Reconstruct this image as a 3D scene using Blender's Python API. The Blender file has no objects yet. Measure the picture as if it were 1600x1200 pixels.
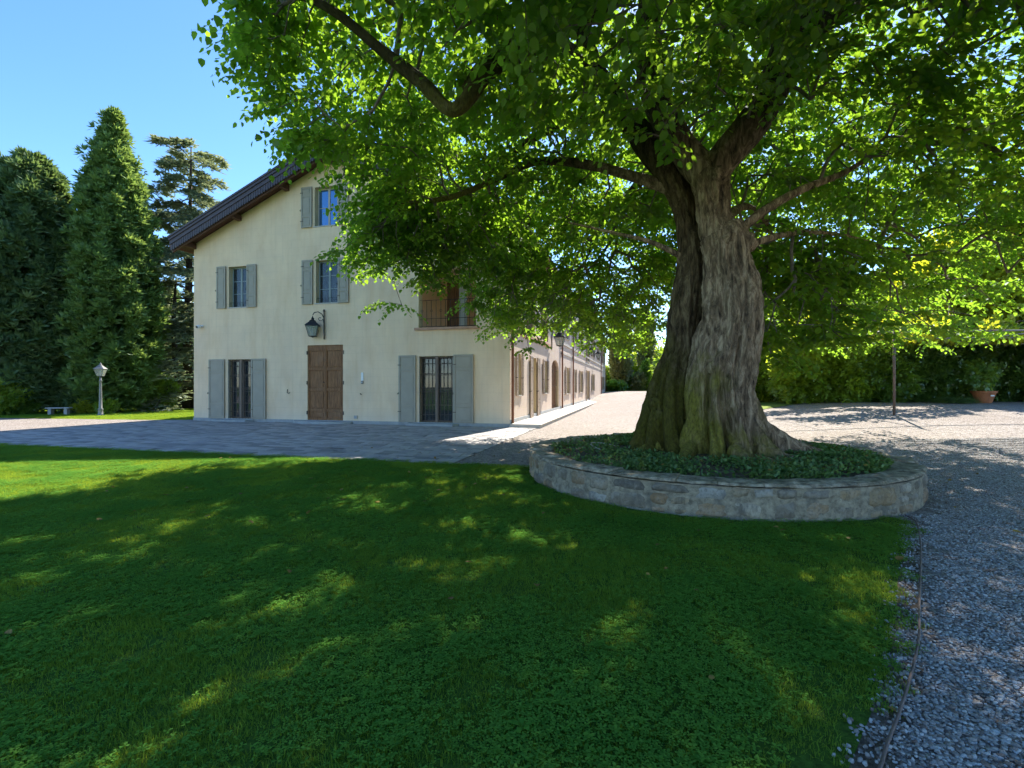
import bpy, bmesh, math, random
import numpy as np
from mathutils import Vector, Matrix, noise, geometry
R = math.radians
rng = np.random.default_rng(7)
random.seed(7)
sc = bpy.context.scene
col = sc.collection

# ------------------------------------------------------------------ camera, sky, sun, exposure
F, CX, HY, H = 758.0, 800.0, 603.0, 1.5      # focal length and horizon measured on a 1600 px wide frame; eye height in metres
cam = bpy.data.cameras.new('camera'); camo = bpy.data.objects.new('camera', cam); col.objects.link(camo)
camo.location = (0, 0, H); camo.rotation_euler = (R(90), 0, 0)
cam.sensor_width = 36; cam.lens = 36*F/1600; cam.shift_y = (HY-600)/1600; cam.clip_start = .05; cam.clip_end = 3000
sc.camera = camo
SUN_AZ, SUN_EL = 25.0, 47.0                  # azimuth from +Y towards +X
w = bpy.data.worlds.new('World'); sc.world = w; w.use_nodes = True
wn = w.node_tree; bg = wn.nodes['Background']
sky = wn.nodes.new('ShaderNodeTexSky'); sky.sky_type = 'NISHITA'; sky.sun_disc = False
sky.sun_elevation = R(SUN_EL); sky.sun_rotation = R(SUN_AZ); sky.air_density = .8; sky.dust_density = .2; sky.ozone_density = 2.0
hs = wn.nodes.new('ShaderNodeHueSaturation'); hs.inputs['Saturation'].default_value = 1.2; wn.links.new(sky.outputs[0], hs.inputs['Color']); wn.links.new(hs.outputs[0], bg.inputs[0]); bg.inputs[1].default_value = .11
sun = bpy.data.lights.new('sun', 'SUN'); suno = bpy.data.objects.new('sun', sun); col.objects.link(suno)
sun.energy = 4.4; sun.angle = R(.55); sun.color = (1, .94, .84)
_d = Vector((-math.sin(R(SUN_AZ))*math.cos(R(SUN_EL)), -math.cos(R(SUN_AZ))*math.cos(R(SUN_EL)), -math.sin(R(SUN_EL))))
suno.rotation_euler = _d.to_track_quat('-Z', 'Y').to_euler(); suno.location = (0, 0, 40)
vs = sc.view_settings
sc.display_settings.display_device = 'sRGB'
vs.view_transform = 'Standard'; vs.look = 'None'; vs.gamma = 1; vs.exposure = 1.72; vs.use_curve_mapping = False
cy = sc.cycles
cy.use_denoising = True
try: cy.denoiser = 'OPENIMAGEDENOISE'; cy.denoising_input_passes = 'RGB_ALBEDO_NORMAL'
except Exception: pass
cy.max_bounces = 7; cy.diffuse_bounces = 4; cy.glossy_bounces = 2; cy.transmission_bounces = 5; cy.transparent_max_bounces = 6
cy.sample_clamp_indirect = 6; cy.caustics_reflective = False; cy.caustics_refractive = False
cy.use_adaptive_sampling = True; cy.adaptive_threshold = .02

# ------------------------------------------------------------------ helpers
def smooth(t): t = min(1, max(0, t)); return t*t*(3-2*t)
def gz(x, y):                                 # the ground rises gently to the far right
    return .75*smooth((x-4)/12)*smooth((y-8)/12)
def gzn(x, y):
    a = np.clip((x-4)/12, 0, 1); b = np.clip((y-8)/12, 0, 1)
    return .75*a*a*(3-2*a)*b*b*(3-2*b)

def lnk(o, parent=None):
    col.objects.link(o)
    if parent is not None: o.parent = parent
    return o
def tag(o, label=None, cat=None, group=None, kind=None):
    if label: o['label'] = label
    if cat: o['category'] = cat
    if group: o['group'] = group
    if kind: o['kind'] = kind
    return o
def empty(name, loc=(0, 0, 0), rz=0, **k):
    o = bpy.data.objects.new(name, None); col.objects.link(o); o.location = loc; o.rotation_euler = (0, 0, rz)
    return tag(o, **k)
def copy_tree(o, parent=None):
    c = o.copy(); col.objects.link(c)
    if parent is not None: c.parent = parent
    for ch in o.children: copy_tree(ch, c)
    return c

class MB:
    def __init__(s): s.v = []; s.f = []
    def add(s, vs_, fs, M=None):
        n = len(s.v)
        for p in vs_:
            s.v.append(tuple(M @ Vector(p)) if M is not None else tuple(p))
        s.f += [tuple(n+i for i in f) for f in fs]; return s
    def box(s, x0, x1, y0, y1, z0, z1, M=None):
        if x0 > x1: x0, x1 = x1, x0
        if y0 > y1: y0, y1 = y1, y0
        if z0 > z1: z0, z1 = z1, z0
        return s.add([(x0,y0,z0),(x1,y0,z0),(x1,y1,z0),(x0,y1,z0),(x0,y0,z1),(x1,y0,z1),(x1,y1,z1),(x0,y1,z1)],
              [(0,3,2,1),(4,5,6,7),(0,1,5,4),(1,2,6,5),(2,3,7,6),(3,0,4,7)], M)
    def quad(s, a, b, c, d): return s.add([a, b, c, d], [(0, 1, 2, 3)])
    def prism(s, poly, M, h):                 # polygon in local xy, extruded along local z
        n = len(poly); vs_ = [(x, y, 0) for x, y in poly]+[(x, y, h) for x, y in poly]
        fs = [tuple(range(n))[::-1], tuple(range(n, 2*n))]+[(i, (i+1) % n, n+(i+1) % n, n+i) for i in range(n)]
        return s.add(vs_, fs, M)
    def tube(s, pts, rad, n=8, cap=True):
        pts = [Vector(p) for p in pts]; k = len(pts)
        if not hasattr(rad, '__len__'): rad = [rad]*k
        t0 = (pts[1]-pts[0]).normalized(); u = t0.orthogonal().normalized(); vs_ = []
        for i, p in enumerate(pts):
            t = (pts[min(i+1, k-1)]-pts[max(i-1, 0)]).normalized()
            u = (u-t*u.dot(t)).normalized(); v = t.cross(u)
            for j in range(n):
                a = 2*math.pi*j/n; vs_.append(p+(u*math.cos(a)+v*math.sin(a))*rad[i])
        fs = [(i*n+j, i*n+(j+1) % n, (i+1)*n+(j+1) % n, (i+1)*n+j) for i in range(k-1) for j in range(n)]
        if cap: fs += [tuple(range(n))[::-1], tuple((k-1)*n+j for j in range(n))]
        return s.add(vs_, fs)
    def lathe(s, prof, c=(0, 0, 0), n=12, ax=None):
        vs_ = []
        for r, z in prof:
            for j in range(n):
                a = 2*math.pi*(j+.5)/n; vs_.append((c[0]+r*math.cos(a), c[1]+r*math.sin(a), c[2]+z))
        k = len(prof)
        fs = [(i*n+j, i*n+(j+1) % n, (i+1)*n+(j+1) % n, (i+1)*n+j) for i in range(k-1) for j in range(n)]
        fs += [tuple(range(n))[::-1], tuple((k-1)*n+j for j in range(n))]
        return s.add(vs_, fs)
    def mesh(s, name, mat=None, sm=False):
        me = bpy.data.meshes.new(name); me.from_pydata(s.v, [], s.f)
        if mat: me.materials.append(mat)
        if sm: me.polygons.foreach_set('use_smooth', [True]*len(me.polygons))
        me.update(); return me
    def build(s, name, mat, parent=None, sm=False, bevel=0, **k):
        o = bpy.data.objects.new(name, s.mesh(name, mat, sm)); lnk(o, parent)
        if bevel:
            b = o.modifiers.new('bevel', 'BEVEL'); b.width = bevel; b.segments = 2; b.limit_method = 'ANGLE'
        return tag(o, **k)

def np_mesh(name, V, Fc, mat=None, rnd=None, sm=False):   # V (n,3), Fc (m,k) with one face size
    me = bpy.data.meshes.new(name); V = np.ascontiguousarray(V, np.float32); Fc = np.ascontiguousarray(Fc, np.int32)
    me.vertices.add(len(V)); me.vertices.foreach_set('co', V.ravel())
    m, k = Fc.shape
    me.loops.add(m*k); me.loops.foreach_set('vertex_index', Fc.ravel())
    me.polygons.add(m); me.polygons.foreach_set('loop_start', np.arange(0, m*k, k, dtype=np.int32))
    if sm: me.polygons.foreach_set('use_smooth', np.ones(m, bool))
    if rnd is not None:
        a = me.attributes.new('rnd', 'FLOAT', 'POINT'); a.data.foreach_set('value', np.ascontiguousarray(rnd, np.float32))
    if mat: me.materials.append(mat)
    me.update(calc_edges=True); return me
def scatter(TV, TF, P, RM, S, rnd=None):      # template verts/faces copied to positions P with 3x3 rotations RM and scales S
    TV = np.asarray(TV, np.float32); TF = np.asarray(TF, np.int32); n = len(P); k = len(TV)
    V = np.einsum('nij,kj->nki', RM, TV)*np.asarray(S).reshape(n, 1, 1)+P[:, None, :]
    Fc = TF[None]+(np.arange(n)*k)[:, None, None]
    r = np.repeat(rng.random(n) if rnd is None else rnd, k)
    return V.reshape(-1, 3), Fc.reshape(-1, TF.shape[1]), r
def frames(D, U):                             # rotation whose local x is D and local z is close to U
    D = D/np.linalg.norm(D, axis=1, keepdims=True)
    Y = np.cross(U, D); Y /= (np.linalg.norm(Y, axis=1, keepdims=True)+1e-9)
    Z = np.cross(D, Y)
    return np.stack([D, Y, Z], axis=2)
def rdir(n):
    v = rng.normal(size=(n, 3)); return v/np.linalg.norm(v, axis=1, keepdims=True)
def nobj(name, me, parent=None, **k):
    o = bpy.data.objects.new(name, me); lnk(o, parent); return tag(o, **k)

# ------------------------------------------------------------------ materials
class NT:
    def __init__(s, name):
        s.m = bpy.data.materials.new(name); s.m.use_nodes = True; s.t = s.m.node_tree; s.n = s.t.nodes
        s.p = s.n['Principled BSDF']; s.out = s.n['Material Output']; s._tc = None
    def N(s, typ, **k):
        n = s.n.new('ShaderNode'+typ)
        for a, b in k.items(): setattr(n, a, b)
        return n
    def L(s, a, b): s.t.links.new(a, b)
    def co(s, which='Object', scale=(1, 1, 1), rot=(0, 0, 0)):
        tc = s.N('TexCoord'); mp = s.N('Mapping'); mp.inputs['Scale'].default_value = scale; mp.inputs['Rotation'].default_value = rot
        s.L(tc.outputs[which], mp.inputs[0]); return mp.outputs[0]
    def pos(s, scale=(1, 1, 1)):
        g = s.N('NewGeometry'); mp = s.N('Mapping'); mp.inputs['Scale'].default_value = scale; s.L(g.outputs['Position'], mp.inputs[0]); return mp.outputs[0]
    def noise(s, vec, scale, detail=4, rough=.55, dist=0):
        n = s.N('TexNoise'); n.inputs['Scale'].default_value = scale; n.inputs['Detail'].default_value = detail
        n.inputs['Roughness'].default_value = rough; n.inputs['Distortion'].default_value = dist; s.L(vec, n.inputs['Vector']); return n.outputs['Fac']
    def ramp(s, fac, stops):
        r = s.N('ValToRGB'); e = r.color_ramp.elements
        while len(e) < len(stops): e.new(.5)
        for i, (p, c) in enumerate(stops): e[i].position = p; e[i].color = (*c, 1) if len(c) == 3 else c
        s.L(fac, r.inputs[0]); return r.outputs[0]
    def mix(s, fac, a, b, typ='MIX'):
        m = s.N('MixRGB', blend_type=typ)
        for i, v in enumerate((fac, a, b)):
            if isinstance(v, (int, float)): m.inputs[i].default_value = v if i == 0 else (v, v, v, 1)
            elif isinstance(v, tuple): m.inputs[i].default_value = (*v, 1)
            else: s.L(v, m.inputs[i])
        return m.outputs[0]
    def attr(s, name='rnd'):
        a = s.N('Attribute'); a.attribute_name = name; return a.outputs['Fac']
    def orand(s): return s.N('ObjectInfo').outputs['Random']
    def math(s, op, a, b=0.0):
        m = s.N('Math', operation=op)
        for i, v in enumerate((a, b)):
            if isinstance(v, (int, float)): m.inputs[i].default_value = v
            else: s.L(v, m.inputs[i])
        return m.outputs[0]
    def bump(s, h, strength=.5, dist=.02):
        b = s.N('Bump'); b.inputs['Strength'].default_value = strength; b.inputs['Distance'].default_value = dist; s.L(h, b.inputs['Height'])
        s.L(b.outputs[0], s.p.inputs['Normal']); return b.outputs[0]
    def set(s, color=None, rough=None, metal=None, spec=None):
        if color is not None:
            if isinstance(color, tuple): s.p.inputs['Base Color'].default_value = (*color, 1)
            else: s.L(color, s.p.inputs['Base Color'])
        if rough is not None: s.p.inputs['Roughness'].default_value = rough
        if metal is not None: s.p.inputs['Metallic'].default_value = metal
        if spec is not None: s.p.inputs['Specular IOR Level'].default_value = spec
        return s.m

def m_plain(name, c, rough=.6, var=.25, sc_=8, metal=0, bump=.2, spec=.4):
    t = NT(name); n = t.noise(t.co(), sc_, 5, .6)
    d = tuple(x*(1-var) for x in c); l = tuple(min(1, x*(1+var)) for x in c)
    cc = t.ramp(n, [(.3, d), (.7, l)]); t.bump(n, bump, .01)
    return t.set(cc, rough, metal, spec)

def m_leaf(name, dark, light, trans, tfac=.5, rough=.45, nscale=.5, gl=.06):
    t = NT(name); t.n.remove(t.p)
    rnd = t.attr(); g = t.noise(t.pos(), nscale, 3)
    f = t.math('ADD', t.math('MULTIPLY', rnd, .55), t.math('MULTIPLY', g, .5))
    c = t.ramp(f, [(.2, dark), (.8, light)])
    tr = t.ramp(f, [(.2, tuple(x*.72 for x in trans)), (.8, trans)])
    d = t.N('BsdfDiffuse'); s = t.N('BsdfTranslucent'); gl_ = t.N('BsdfGlossy'); gl_.inputs['Roughness'].default_value = rough
    t.L(c, d.inputs[0]); t.L(tr, s.inputs[0]); gl_.inputs[0].default_value = (.8, .85, .9, 1)
    a = t.N('MixShader'); a.inputs[0].default_value = tfac; t.L(d.outputs[0], a.inputs[1]); t.L(s.outputs[0], a.inputs[2])
    b = t.N('MixShader'); b.inputs[0].default_value = gl; t.L(a.outputs[0], b.inputs[1]); t.L(gl_.outputs[0], b.inputs[2])
    t.L(b.outputs[0], t.out.inputs[0]); return t.m

def make_plaster(name, base, dirt):
    t = NT(name); v = t.co()
    n1 = t.noise(v, .9, 6, .6); n2 = t.noise(v, 14, 5, .65); n3 = t.noise(t.co(scale=(1, 1, .3)), 2.2, 5, .6)
    c = t.mix(t.ramp(n1, [(.35, (0,)*3), (.7, (1,)*3)]), base, tuple(x*y for x, y in zip(base, (.86, .86, .9))))
    c = t.mix(t.math('MULTIPLY', n2, .35), c, tuple(x*.76 for x in base))
    st_ = t.noise(t.co(scale=(3.5, 3.5, .16)), 2.5, 5, .65); c = t.mix(t.ramp(st_, [(.52, (0,)*3), (.72, (.35,)*3)]), c, tuple(x*.68 for x in base))
    c = t.mix(t.ramp(n3, [(.45, (0,)*3), (.75, (.6,)*3)]), c, dirt)
    # faint scored courses in the render
    sx = t.N('SeparateXYZ'); t.L(v, sx.inputs[0]); cb = t.N('CombineXYZ')
    t.L(t.math('ADD', sx.outputs[0], sx.outputs[1]), cb.inputs[0]); t.L(sx.outputs[2], cb.inputs[1])
    br = t.N('TexBrick'); br.inputs['Scale'].default_value = 1; br.inputs['Brick Width'].default_value = 1.25; br.inputs['Row Height'].default_value = .31
    br.inputs['Mortar Size'].default_value = .012; br.inputs['Mortar Smooth'].default_value = .6; t.L(cb.outputs[0], br.inputs[0])
    mm = t.math('MULTIPLY', br.outputs['Fac'], t.math('MULTIPLY', n1, .5))
    c = t.mix(mm, c, tuple(x*.72 for x in base))
    # damp rise near the ground
    dz = t.ramp(t.math('ADD', sx.outputs[2], t.math('MULTIPLY', n1, .9)), [(.35, (1,)*3), (1.0, (0,)*3)])
    c = t.mix(t.math('MULTIPLY', dz, .45), c, (.6, .56, .48))
    h = t.math('SUBTRACT', t.math('MULTIPLY', n2, .5), t.math('MULTIPLY', br.outputs['Fac'], .5)); t.bump(h, .35, .012)
    return t.set(c, .9, 0, .2)

def make_ground_mat(name, stops, voro, bumpd, mixn=.5, big=None):
    t = NT(name); v = t.pos()
    vo = t.N('TexVoronoi'); vo.inputs['Scale'].default_value = voro; t.L(v, vo.inputs['Vector'])
    sp = t.N('SeparateXYZ'); t.L(vo.outputs['Color'], sp.inputs[0])
    c = t.ramp(sp.outputs[0], stops)
    n = t.noise(v, .6, 6, .6)
    if big: c = t.mix(t.ramp(n, [(.4, (0,)*3), (.75, (mixn,)*3)]), c, big)
    t.bump(t.math('SUBTRACT', 1.0, vo.outputs['Distance']), .8, bumpd)
    return t.set(c, .9, 0, .2)

M = {}
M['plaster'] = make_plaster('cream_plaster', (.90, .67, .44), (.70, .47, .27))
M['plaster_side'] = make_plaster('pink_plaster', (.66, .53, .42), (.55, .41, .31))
M['shutter'] = m_plain('grey_green_paint', (.34, .295, .225), .55, .07, 3, bump=.05)
M['shutter_side'] = m_plain('brown_grey_paint', (.33, .25, .19), .6, .08, 3)
M['trim_ochre'] = m_plain('ochre_reveal', (.62, .5, .31), .85, .08, 4)
M['frame_grey'] = m_plain('blue_grey_paint', (.24, .28, .27), .5, .08, 5)
M['frame_brown'] = m_plain('brown_paint', (.16, .11, .08), .5, .12, 5)
M['iron'] = m_plain('wrought_iron', (.03, .028, .027), .55, .3, 20, .3)
M['iron_aged'] = m_plain('aged_iron', (.12, .09, .07), .6, .3, 20, .2)  # paler, browner iron for hinges and security grilles
M['iron_rust'] = m_plain('weathered_iron', (.17, .12, .10), .7, .25, 9, .2)
M['copper'] = m_plain('copper_pipe', (.17, .075, .045), .5, .15, 6, .3)
M['stone_grey'] = m_plain('grey_stone', (.33, .34, .34), .8, .15, 5)
M['stone_pale'] = m_plain('pale_travertine', (.46, .41, .35), .75, .1, 3)
M['terracotta'] = m_plain('terracotta', (.45, .16, .07), .8, .2, 6)
M['brick_edge'] = m_plain('brick_edge', (.48, .27, .18), .85, .15, 7)
M['roof_metal'] = m_plain('dark_roof_sheet', (.07, .052, .058), .45, .15, 4, .2)
M['wood_dark'] = m_plain('dark_timber', (.10, .045, .028), .65, .25, 6)
M['white'] = m_plain('white_plastic', (.75, .75, .73), .4, .03, 3)
M['black'] = m_plain('black_plastic', (.02, .02, .02), .4, .1, 3)
M['lamp_metal'] = m_plain('grey_cast_metal', (.2, .2, .2), .5, .12, 12, .3)
M['curtain'] = m_plain('lace_curtain', (.42, .42, .4), .9, .35, 30)
M['inside'] = m_plain('dim_interior', (.14, .12, .1), .9, .2, 2)
t = NT('door_wood'); v = t.co(scale=(9, 9, .8)); n = t.noise(v, 4, 6, .65); n2 = t.noise(t.co(), 1.3, 4)
c = t.ramp(n, [(.25, (.06, .028, .014)), (.5, (.22, .095, .036)), (.75, (.40, .19, .075))])
c = t.mix(t.ramp(n2, [(.5, (0,)*3), (.75, (.4,)*3)]), c, (.33, .2, .12)); t.bump(n, .3, .006); M['door'] = t.set(c, .6, 0, .3)
t = NT('window_glass'); t.set((.03, .04, .045), .03, 0, .9); t.p.inputs['Roughness'].default_value = .02; t.p.inputs['Alpha'].default_value = .55; M['glass'] = t.m
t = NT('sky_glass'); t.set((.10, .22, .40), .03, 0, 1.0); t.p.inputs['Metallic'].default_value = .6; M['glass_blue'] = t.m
t = NT('lantern_glass'); t.set((.42, .45, .4), .12, 0, .5); t.p.inputs['Alpha'].default_value = .35; M['lglass'] = t.m

# ground surfaces
t = NT('lawn_soil'); v = t.pos(); n = t.noise(v, 26, 5, .7); g = t.noise(v, .5, 4, .6)
c = t.ramp(n, [(.3, (.03, .065, .01)), (.6, (.08, .17, .02)), (.8, (.14, .24, .03))])
c = t.mix(t.ramp(g, [(.4, (0,)*3), (.7, (.35,)*3)]), c, (.1, .13, .025)); t.bump(n, 1, .03); M['lawn'] = t.set(c, .95, 0, .1)
t = NT('far_lawn'); v = t.pos((1, .4, 1)); n = t.noise(v, 9, 6, .7); g = t.noise(v, .4, 3)
c = t.ramp(n, [(.3, (.10, .15, .02)), (.7, (.2, .27, .045))]); c = t.mix(t.math('MULTIPLY', g, .4), c, (.24, .25, .07)); t.bump(n, .6, .03); M['far_lawn'] = t.set(c, .95, 0, .1)
t = NT('field_soil'); n = t.noise(t.pos(), .2, 5); M['field'] = t.set(t.ramp(n, [(.3, (.05, .08, .02)), (.7, (.11, .14, .04))]), .95, 0, .1)
def gravel_mat():
    t = NT('gravel_bed'); v = t.pos()
    vo = t.N('TexVoronoi'); vo.inputs['Scale'].default_value = 42; t.L(v, vo.inputs['Vector'])
    sp = t.N('SeparateXYZ'); t.L(vo.outputs['Color'], sp.inputs[0])
    c = t.ramp(sp.outputs[0], [(0, (.10, .08, .065)), (.3, (.20, .165, .14)), (.65, (.31, .265, .235)), (1, (.5, .46, .43))])
    vo2 = t.N('TexVoronoi'); vo2.inputs['Scale'].default_value = 15; t.L(v, vo2.inputs['Vector'])
    sp2 = t.N('SeparateXYZ'); t.L(vo2.outputs['Color'], sp2.inputs[0])
    c = t.mix(.35, c, t.ramp(sp2.outputs[0], [(0, (.09, .07, .055)), (.5, (.26, .22, .185)), (1, (.42, .37, .33))]))
    g = t.noise(v, .35, 5, .6); c = t.mix(t.ramp(g, [(.45, (0,)*3), (.75, (.35,)*3)]), c, (.2, .155, .12))
    vo3 = t.N('TexVoronoi'); vo3.inputs['Scale'].default_value = 42; t.L(v, vo3.inputs['Vector'])
    t.bump(t.math('SUBTRACT', 1.0, vo3.outputs['Distance']), .9, .02)
    return t.set(c, .9, 0, .2)
M['gravel'] = gravel_mat()
t = NT('pebble'); r_ = t.attr(); c = t.ramp(r_, [(0, (.08, .05, .035)), (.15, (.19, .14, .11)), (.4, (.28, .25, .22)), (.7, (.38, .36, .34)), (1, (.6, .58, .55))])
n = t.noise(t.co(), 90, 3); c = t.mix(t.math('MULTIPLY', n, .3), c, (.3, .26, .24)); M['pebble'] = t.set(c, .75, 0, .35)
t = NT('bare_soil'); n = t.noise(t.pos(), 18, 6, .7); t.bump(n, 1, .03); M['soil'] = t.set(t.ramp(n, [(.3, (.07, .05, .035)), (.55, (.17, .135, .10)), (.75, (.32, .28, .24))]), .95, 0, .1)
t = NT('paving_joint'); n = t.noise(t.pos(), 12, 5); M['joint'] = t.set(t.ramp(n, [(.3, (.12, .105, .09)), (.7, (.2, .18, .16))]), .95, 0, .1)
t = NT('paving_slab'); n = t.noise(t.pos(), 9, 5, .65); r_ = t.attr()
c = t.ramp(r_, [(0, (.18, .17, .165)), (.35, (.32, .295, .275)), (.7, (.40, .365, .335)), (1, (.47, .42, .38))]); c = t.mix(t.math('MULTIPLY', n, .5), c, (.2, .19, .19)); t.bump(n, .4, .01); M['slab'] = t.set(c, .7, 0, .35)
t = NT('paving_slab_single'); n = t.noise(t.pos(), 9, 5, .65); r_ = t.orand()
c = t.ramp(r_, [(0, (.18, .17, .165)), (.35, (.32, .295, .275)), (.7, (.40, .365, .335)), (1, (.47, .42, .38))]); c = t.mix(t.math('MULTIPLY', n, .5), c, (.2, .19, .19)); t.bump(n, .4, .01); M['slab1'] = t.set(c, .7, 0, .35)
# rubble stone and mortar
t = NT('rubble_stone'); v = t.pos(); r_ = t.orand(); n = t.noise(v, 7, 7, .7, .4); n2 = t.noise(v, 38, 4, .6); n3 = t.noise(v, 1.7, 4)
c = t.ramp(r_, [(0, (.14, .12, .095)), (.3, (.30, .24, .165)), (.5, (.40, .29, .16)), (.7, (.27, .165, .085)), (.85, (.34, .32, .28)), (1, (.48, .40, .29))])
c = t.mix(t.ramp(n, [(.42, (0,)*3), (.65, (.5,)*3)]), c, (.46, .41, .33)); c = t.mix(t.ramp(t.noise(t.pos((1, 1, .3)), 4.5, 5, .7), [(.5, (0,)*3), (.66, (.75,)*3)]), c, (.10, .085, .065)); c = t.mix(t.ramp(n2, [(.5, (0,)*3), (.7, (.55,)*3)]), c, (.11, .1, .085))
c = t.mix(t.ramp(n3, [(.52, (0,)*3), (.7, (.6,)*3)]), c, (.25, .19, .11))
t.bump(t.math('ADD', n, t.math('MULTIPLY', n2, .4)), .9, .03); M['rubble'] = t.set(c, .9, 0, .2)
t = NT('lichen_coping'); v = t.pos(); n = t.noise(v, 9, 7, .7); n2 = t.noise(v, 2.1, 4)
c = t.ramp(n, [(.32, (.09, .075, .055)), (.48, (.30, .245, .175)), (.66, (.56, .47, .35))]); c = t.mix(t.ramp(n2, [(.5, (0,)*3), (.7, (.5,)*3)]), c, (.13, .12, .06)); t.bump(n, 1, .03); M['coping'] = t.set(c, .95, 0, .1)
t = NT('mortar'); v = t.pos(); n = t.noise(v, 13, 6, .7); n2 = t.noise(t.pos((1, 1, .25)), 3.5, 4)
c = t.ramp(n, [(.3, (.15, .125, .09)), (.65, (.44, .37, .26))]); c = t.mix(t.ramp(n2, [(.5, (0,)*3), (.65, (.6,)*3)]), c, (.13, .12, .1)); t.bump(n, 1, .03); M['mortar'] = t.set(c, .95, 0, .1)
# bark
t = NT('mossy_bark_limb_shade'); v = t.pos((1, 1, .22)); n = t.noise(v, 11, 8, .72, .6); n2 = t.noise(t.pos((1, 1, .5)), 30, 4, .6); n3 = t.noise(t.pos(), 1.6, 5, .6)
c = t.ramp(n, [(.36, (.035, .023, .016)), (.5, (.27, .18, .11)), (.62, (.60, .43, .28))])
c = t.mix(t.math('MULTIPLY', n2, .3), c, (.16, .12, .09))
sx = t.N('SeparateXYZ'); g = t.N('NewGeometry'); t.L(g.outputs['Position'], sx.inputs[0])
side = t.math('MULTIPLY', t.math('SUBTRACT', 3.35, sx.outputs[0]), 1.2); low = t.math('MULTIPLY', t.math('SUBTRACT', 2.4, sx.outputs[2]), .42)
mk = t.math('ADD', t.math('ADD', t.math('MULTIPLY', n3, 1.5), -.80), t.math('ADD', t.math('MULTIPLY', side, .32), t.math('MULTIPLY', low, .55)))
c = t.mix(t.ramp(mk, [(.12, (0,)*3), (.55, (.85,)*3)]), c, t.ramp(n2, [(.3, (.09, .08, .012)), (.7, (.30, .27, .035))]))
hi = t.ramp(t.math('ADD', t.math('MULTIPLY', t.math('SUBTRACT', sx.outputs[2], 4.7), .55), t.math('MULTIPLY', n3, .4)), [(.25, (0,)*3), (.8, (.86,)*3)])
c = t.mix(hi, c, t.ramp(n, [(.3, (.015, .011, .008)), (.7, (.085, .06, .042))]))  # bark darkens with height: shade of the upper limbs put into the colour
t.bump(t.math('ADD', n, t.math('MULTIPLY', n2, .35)), 1, .06); M['bark'] = t.set(c, .92, 0, .15)
m2 = t.m.copy(); m2.name = 'mossy_bark_stem_shade'; t2 = m2.node_tree; p2 = t2.nodes['Principled BSDF']; ln = p2.inputs['Base Color'].links[0]; src = ln.from_socket; mx = t2.nodes.new('ShaderNodeMixRGB'); mx.blend_type = 'MULTIPLY'; mx.inputs[0].default_value = 1; mx.inputs[2].default_value = (.42, .42, .36, 1); t2.links.new(src, mx.inputs[1]); t2.links.new(mx.outputs[0], p2.inputs['Base Color']); M['bark_shade'] = m2  # bark copy multiplied darker: the rear left stem's shade put into its colour
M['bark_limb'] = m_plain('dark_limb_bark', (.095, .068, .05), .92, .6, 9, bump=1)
M['bark_dark'] = m_plain('dark_bark', (.075, .055, .042), .9, .5, 14, bump=.8)
M['bark_pale'] = m_plain('pale_bark', (.3, .27, .23), .9, .3, 14, bump=.8)
M['bark_rot'] = m_plain('grey_bark', (.16, .13, .105), .9, .4, 12, bump=.8)

M['lime'] = m_leaf('lime_leaf', (.022, .078, .008), (.065, .155, .018), (.42, .70, .04), .5, .45, .6, .03)
M['grass'] = m_leaf('grass_blade', (.045, .14, .02), (.15, .28, .045), (.58, .70, .05), .42, .5, 1.2, .0)
M['clover'] = m_leaf('clover_leaf', (.055, .19, .03), (.17, .36, .06), (.45, .62, .05), .4, .5, 1.2, .0)
M['vinca'] = m_leaf('groundcover_leaf', (.03, .09, .022), (.15, .24, .085), (.3, .45, .06), .3, .5, 1.5, .03)
M['conifer'] = m_leaf('cypress_scale', (.03, .075, .03), (.12, .20, .075), (.26, .38, .09), .32, .5, .35, .04)
M['conifer2'] = m_leaf('cypress_scale_bright', (.035, .10, .03), (.17, .28, .07), (.36, .5, .09), .34, .5, .35, .04)
M['cedar'] = m_leaf('cedar_needle', (.10, .14, .085), (.32, .36, .2), (.4, .45, .2), .35, .5, .4, .04)
M['shrub'] = m_leaf('shrub_leaf', (.045, .11, .015), (.15, .26, .04), (.42, .6, .04), .45, .4, .5, .06)
M['laurel'] = m_leaf('laurel_leaf', (.035, .08, .015), (.10, .18, .035), (.3, .46, .04), .35, .3, .5, .06)
M['bright'] = m_leaf('sunny_leaf', (.08, .17, .015), (.22, .34, .04), (.65, .78, .05), .52, .45, .6, .04)
M['yellow'] = m_leaf('yellow_leaf', (.17, .22, .015), (.34, .38, .03), (.85, .88, .04), .5, .45, .6, .04)
M['grassy'] = m_leaf('ribbon_leaf', (.05, .11, .02), (.16, .24, .07), (.25, .34, .07), .35, .4, 2, .06)
M['deadleaf'] = m_leaf('fallen_leaf', (.2, .1, .03), (.4, .26, .06), (.3, .2, .05), .2, .6, 2, .03)
M['olive'] = m_leaf('poplar_leaf', (.08, .10, .035), (.22, .24, .09), (.4, .42, .1), .35, .4, .3, .06)

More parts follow.
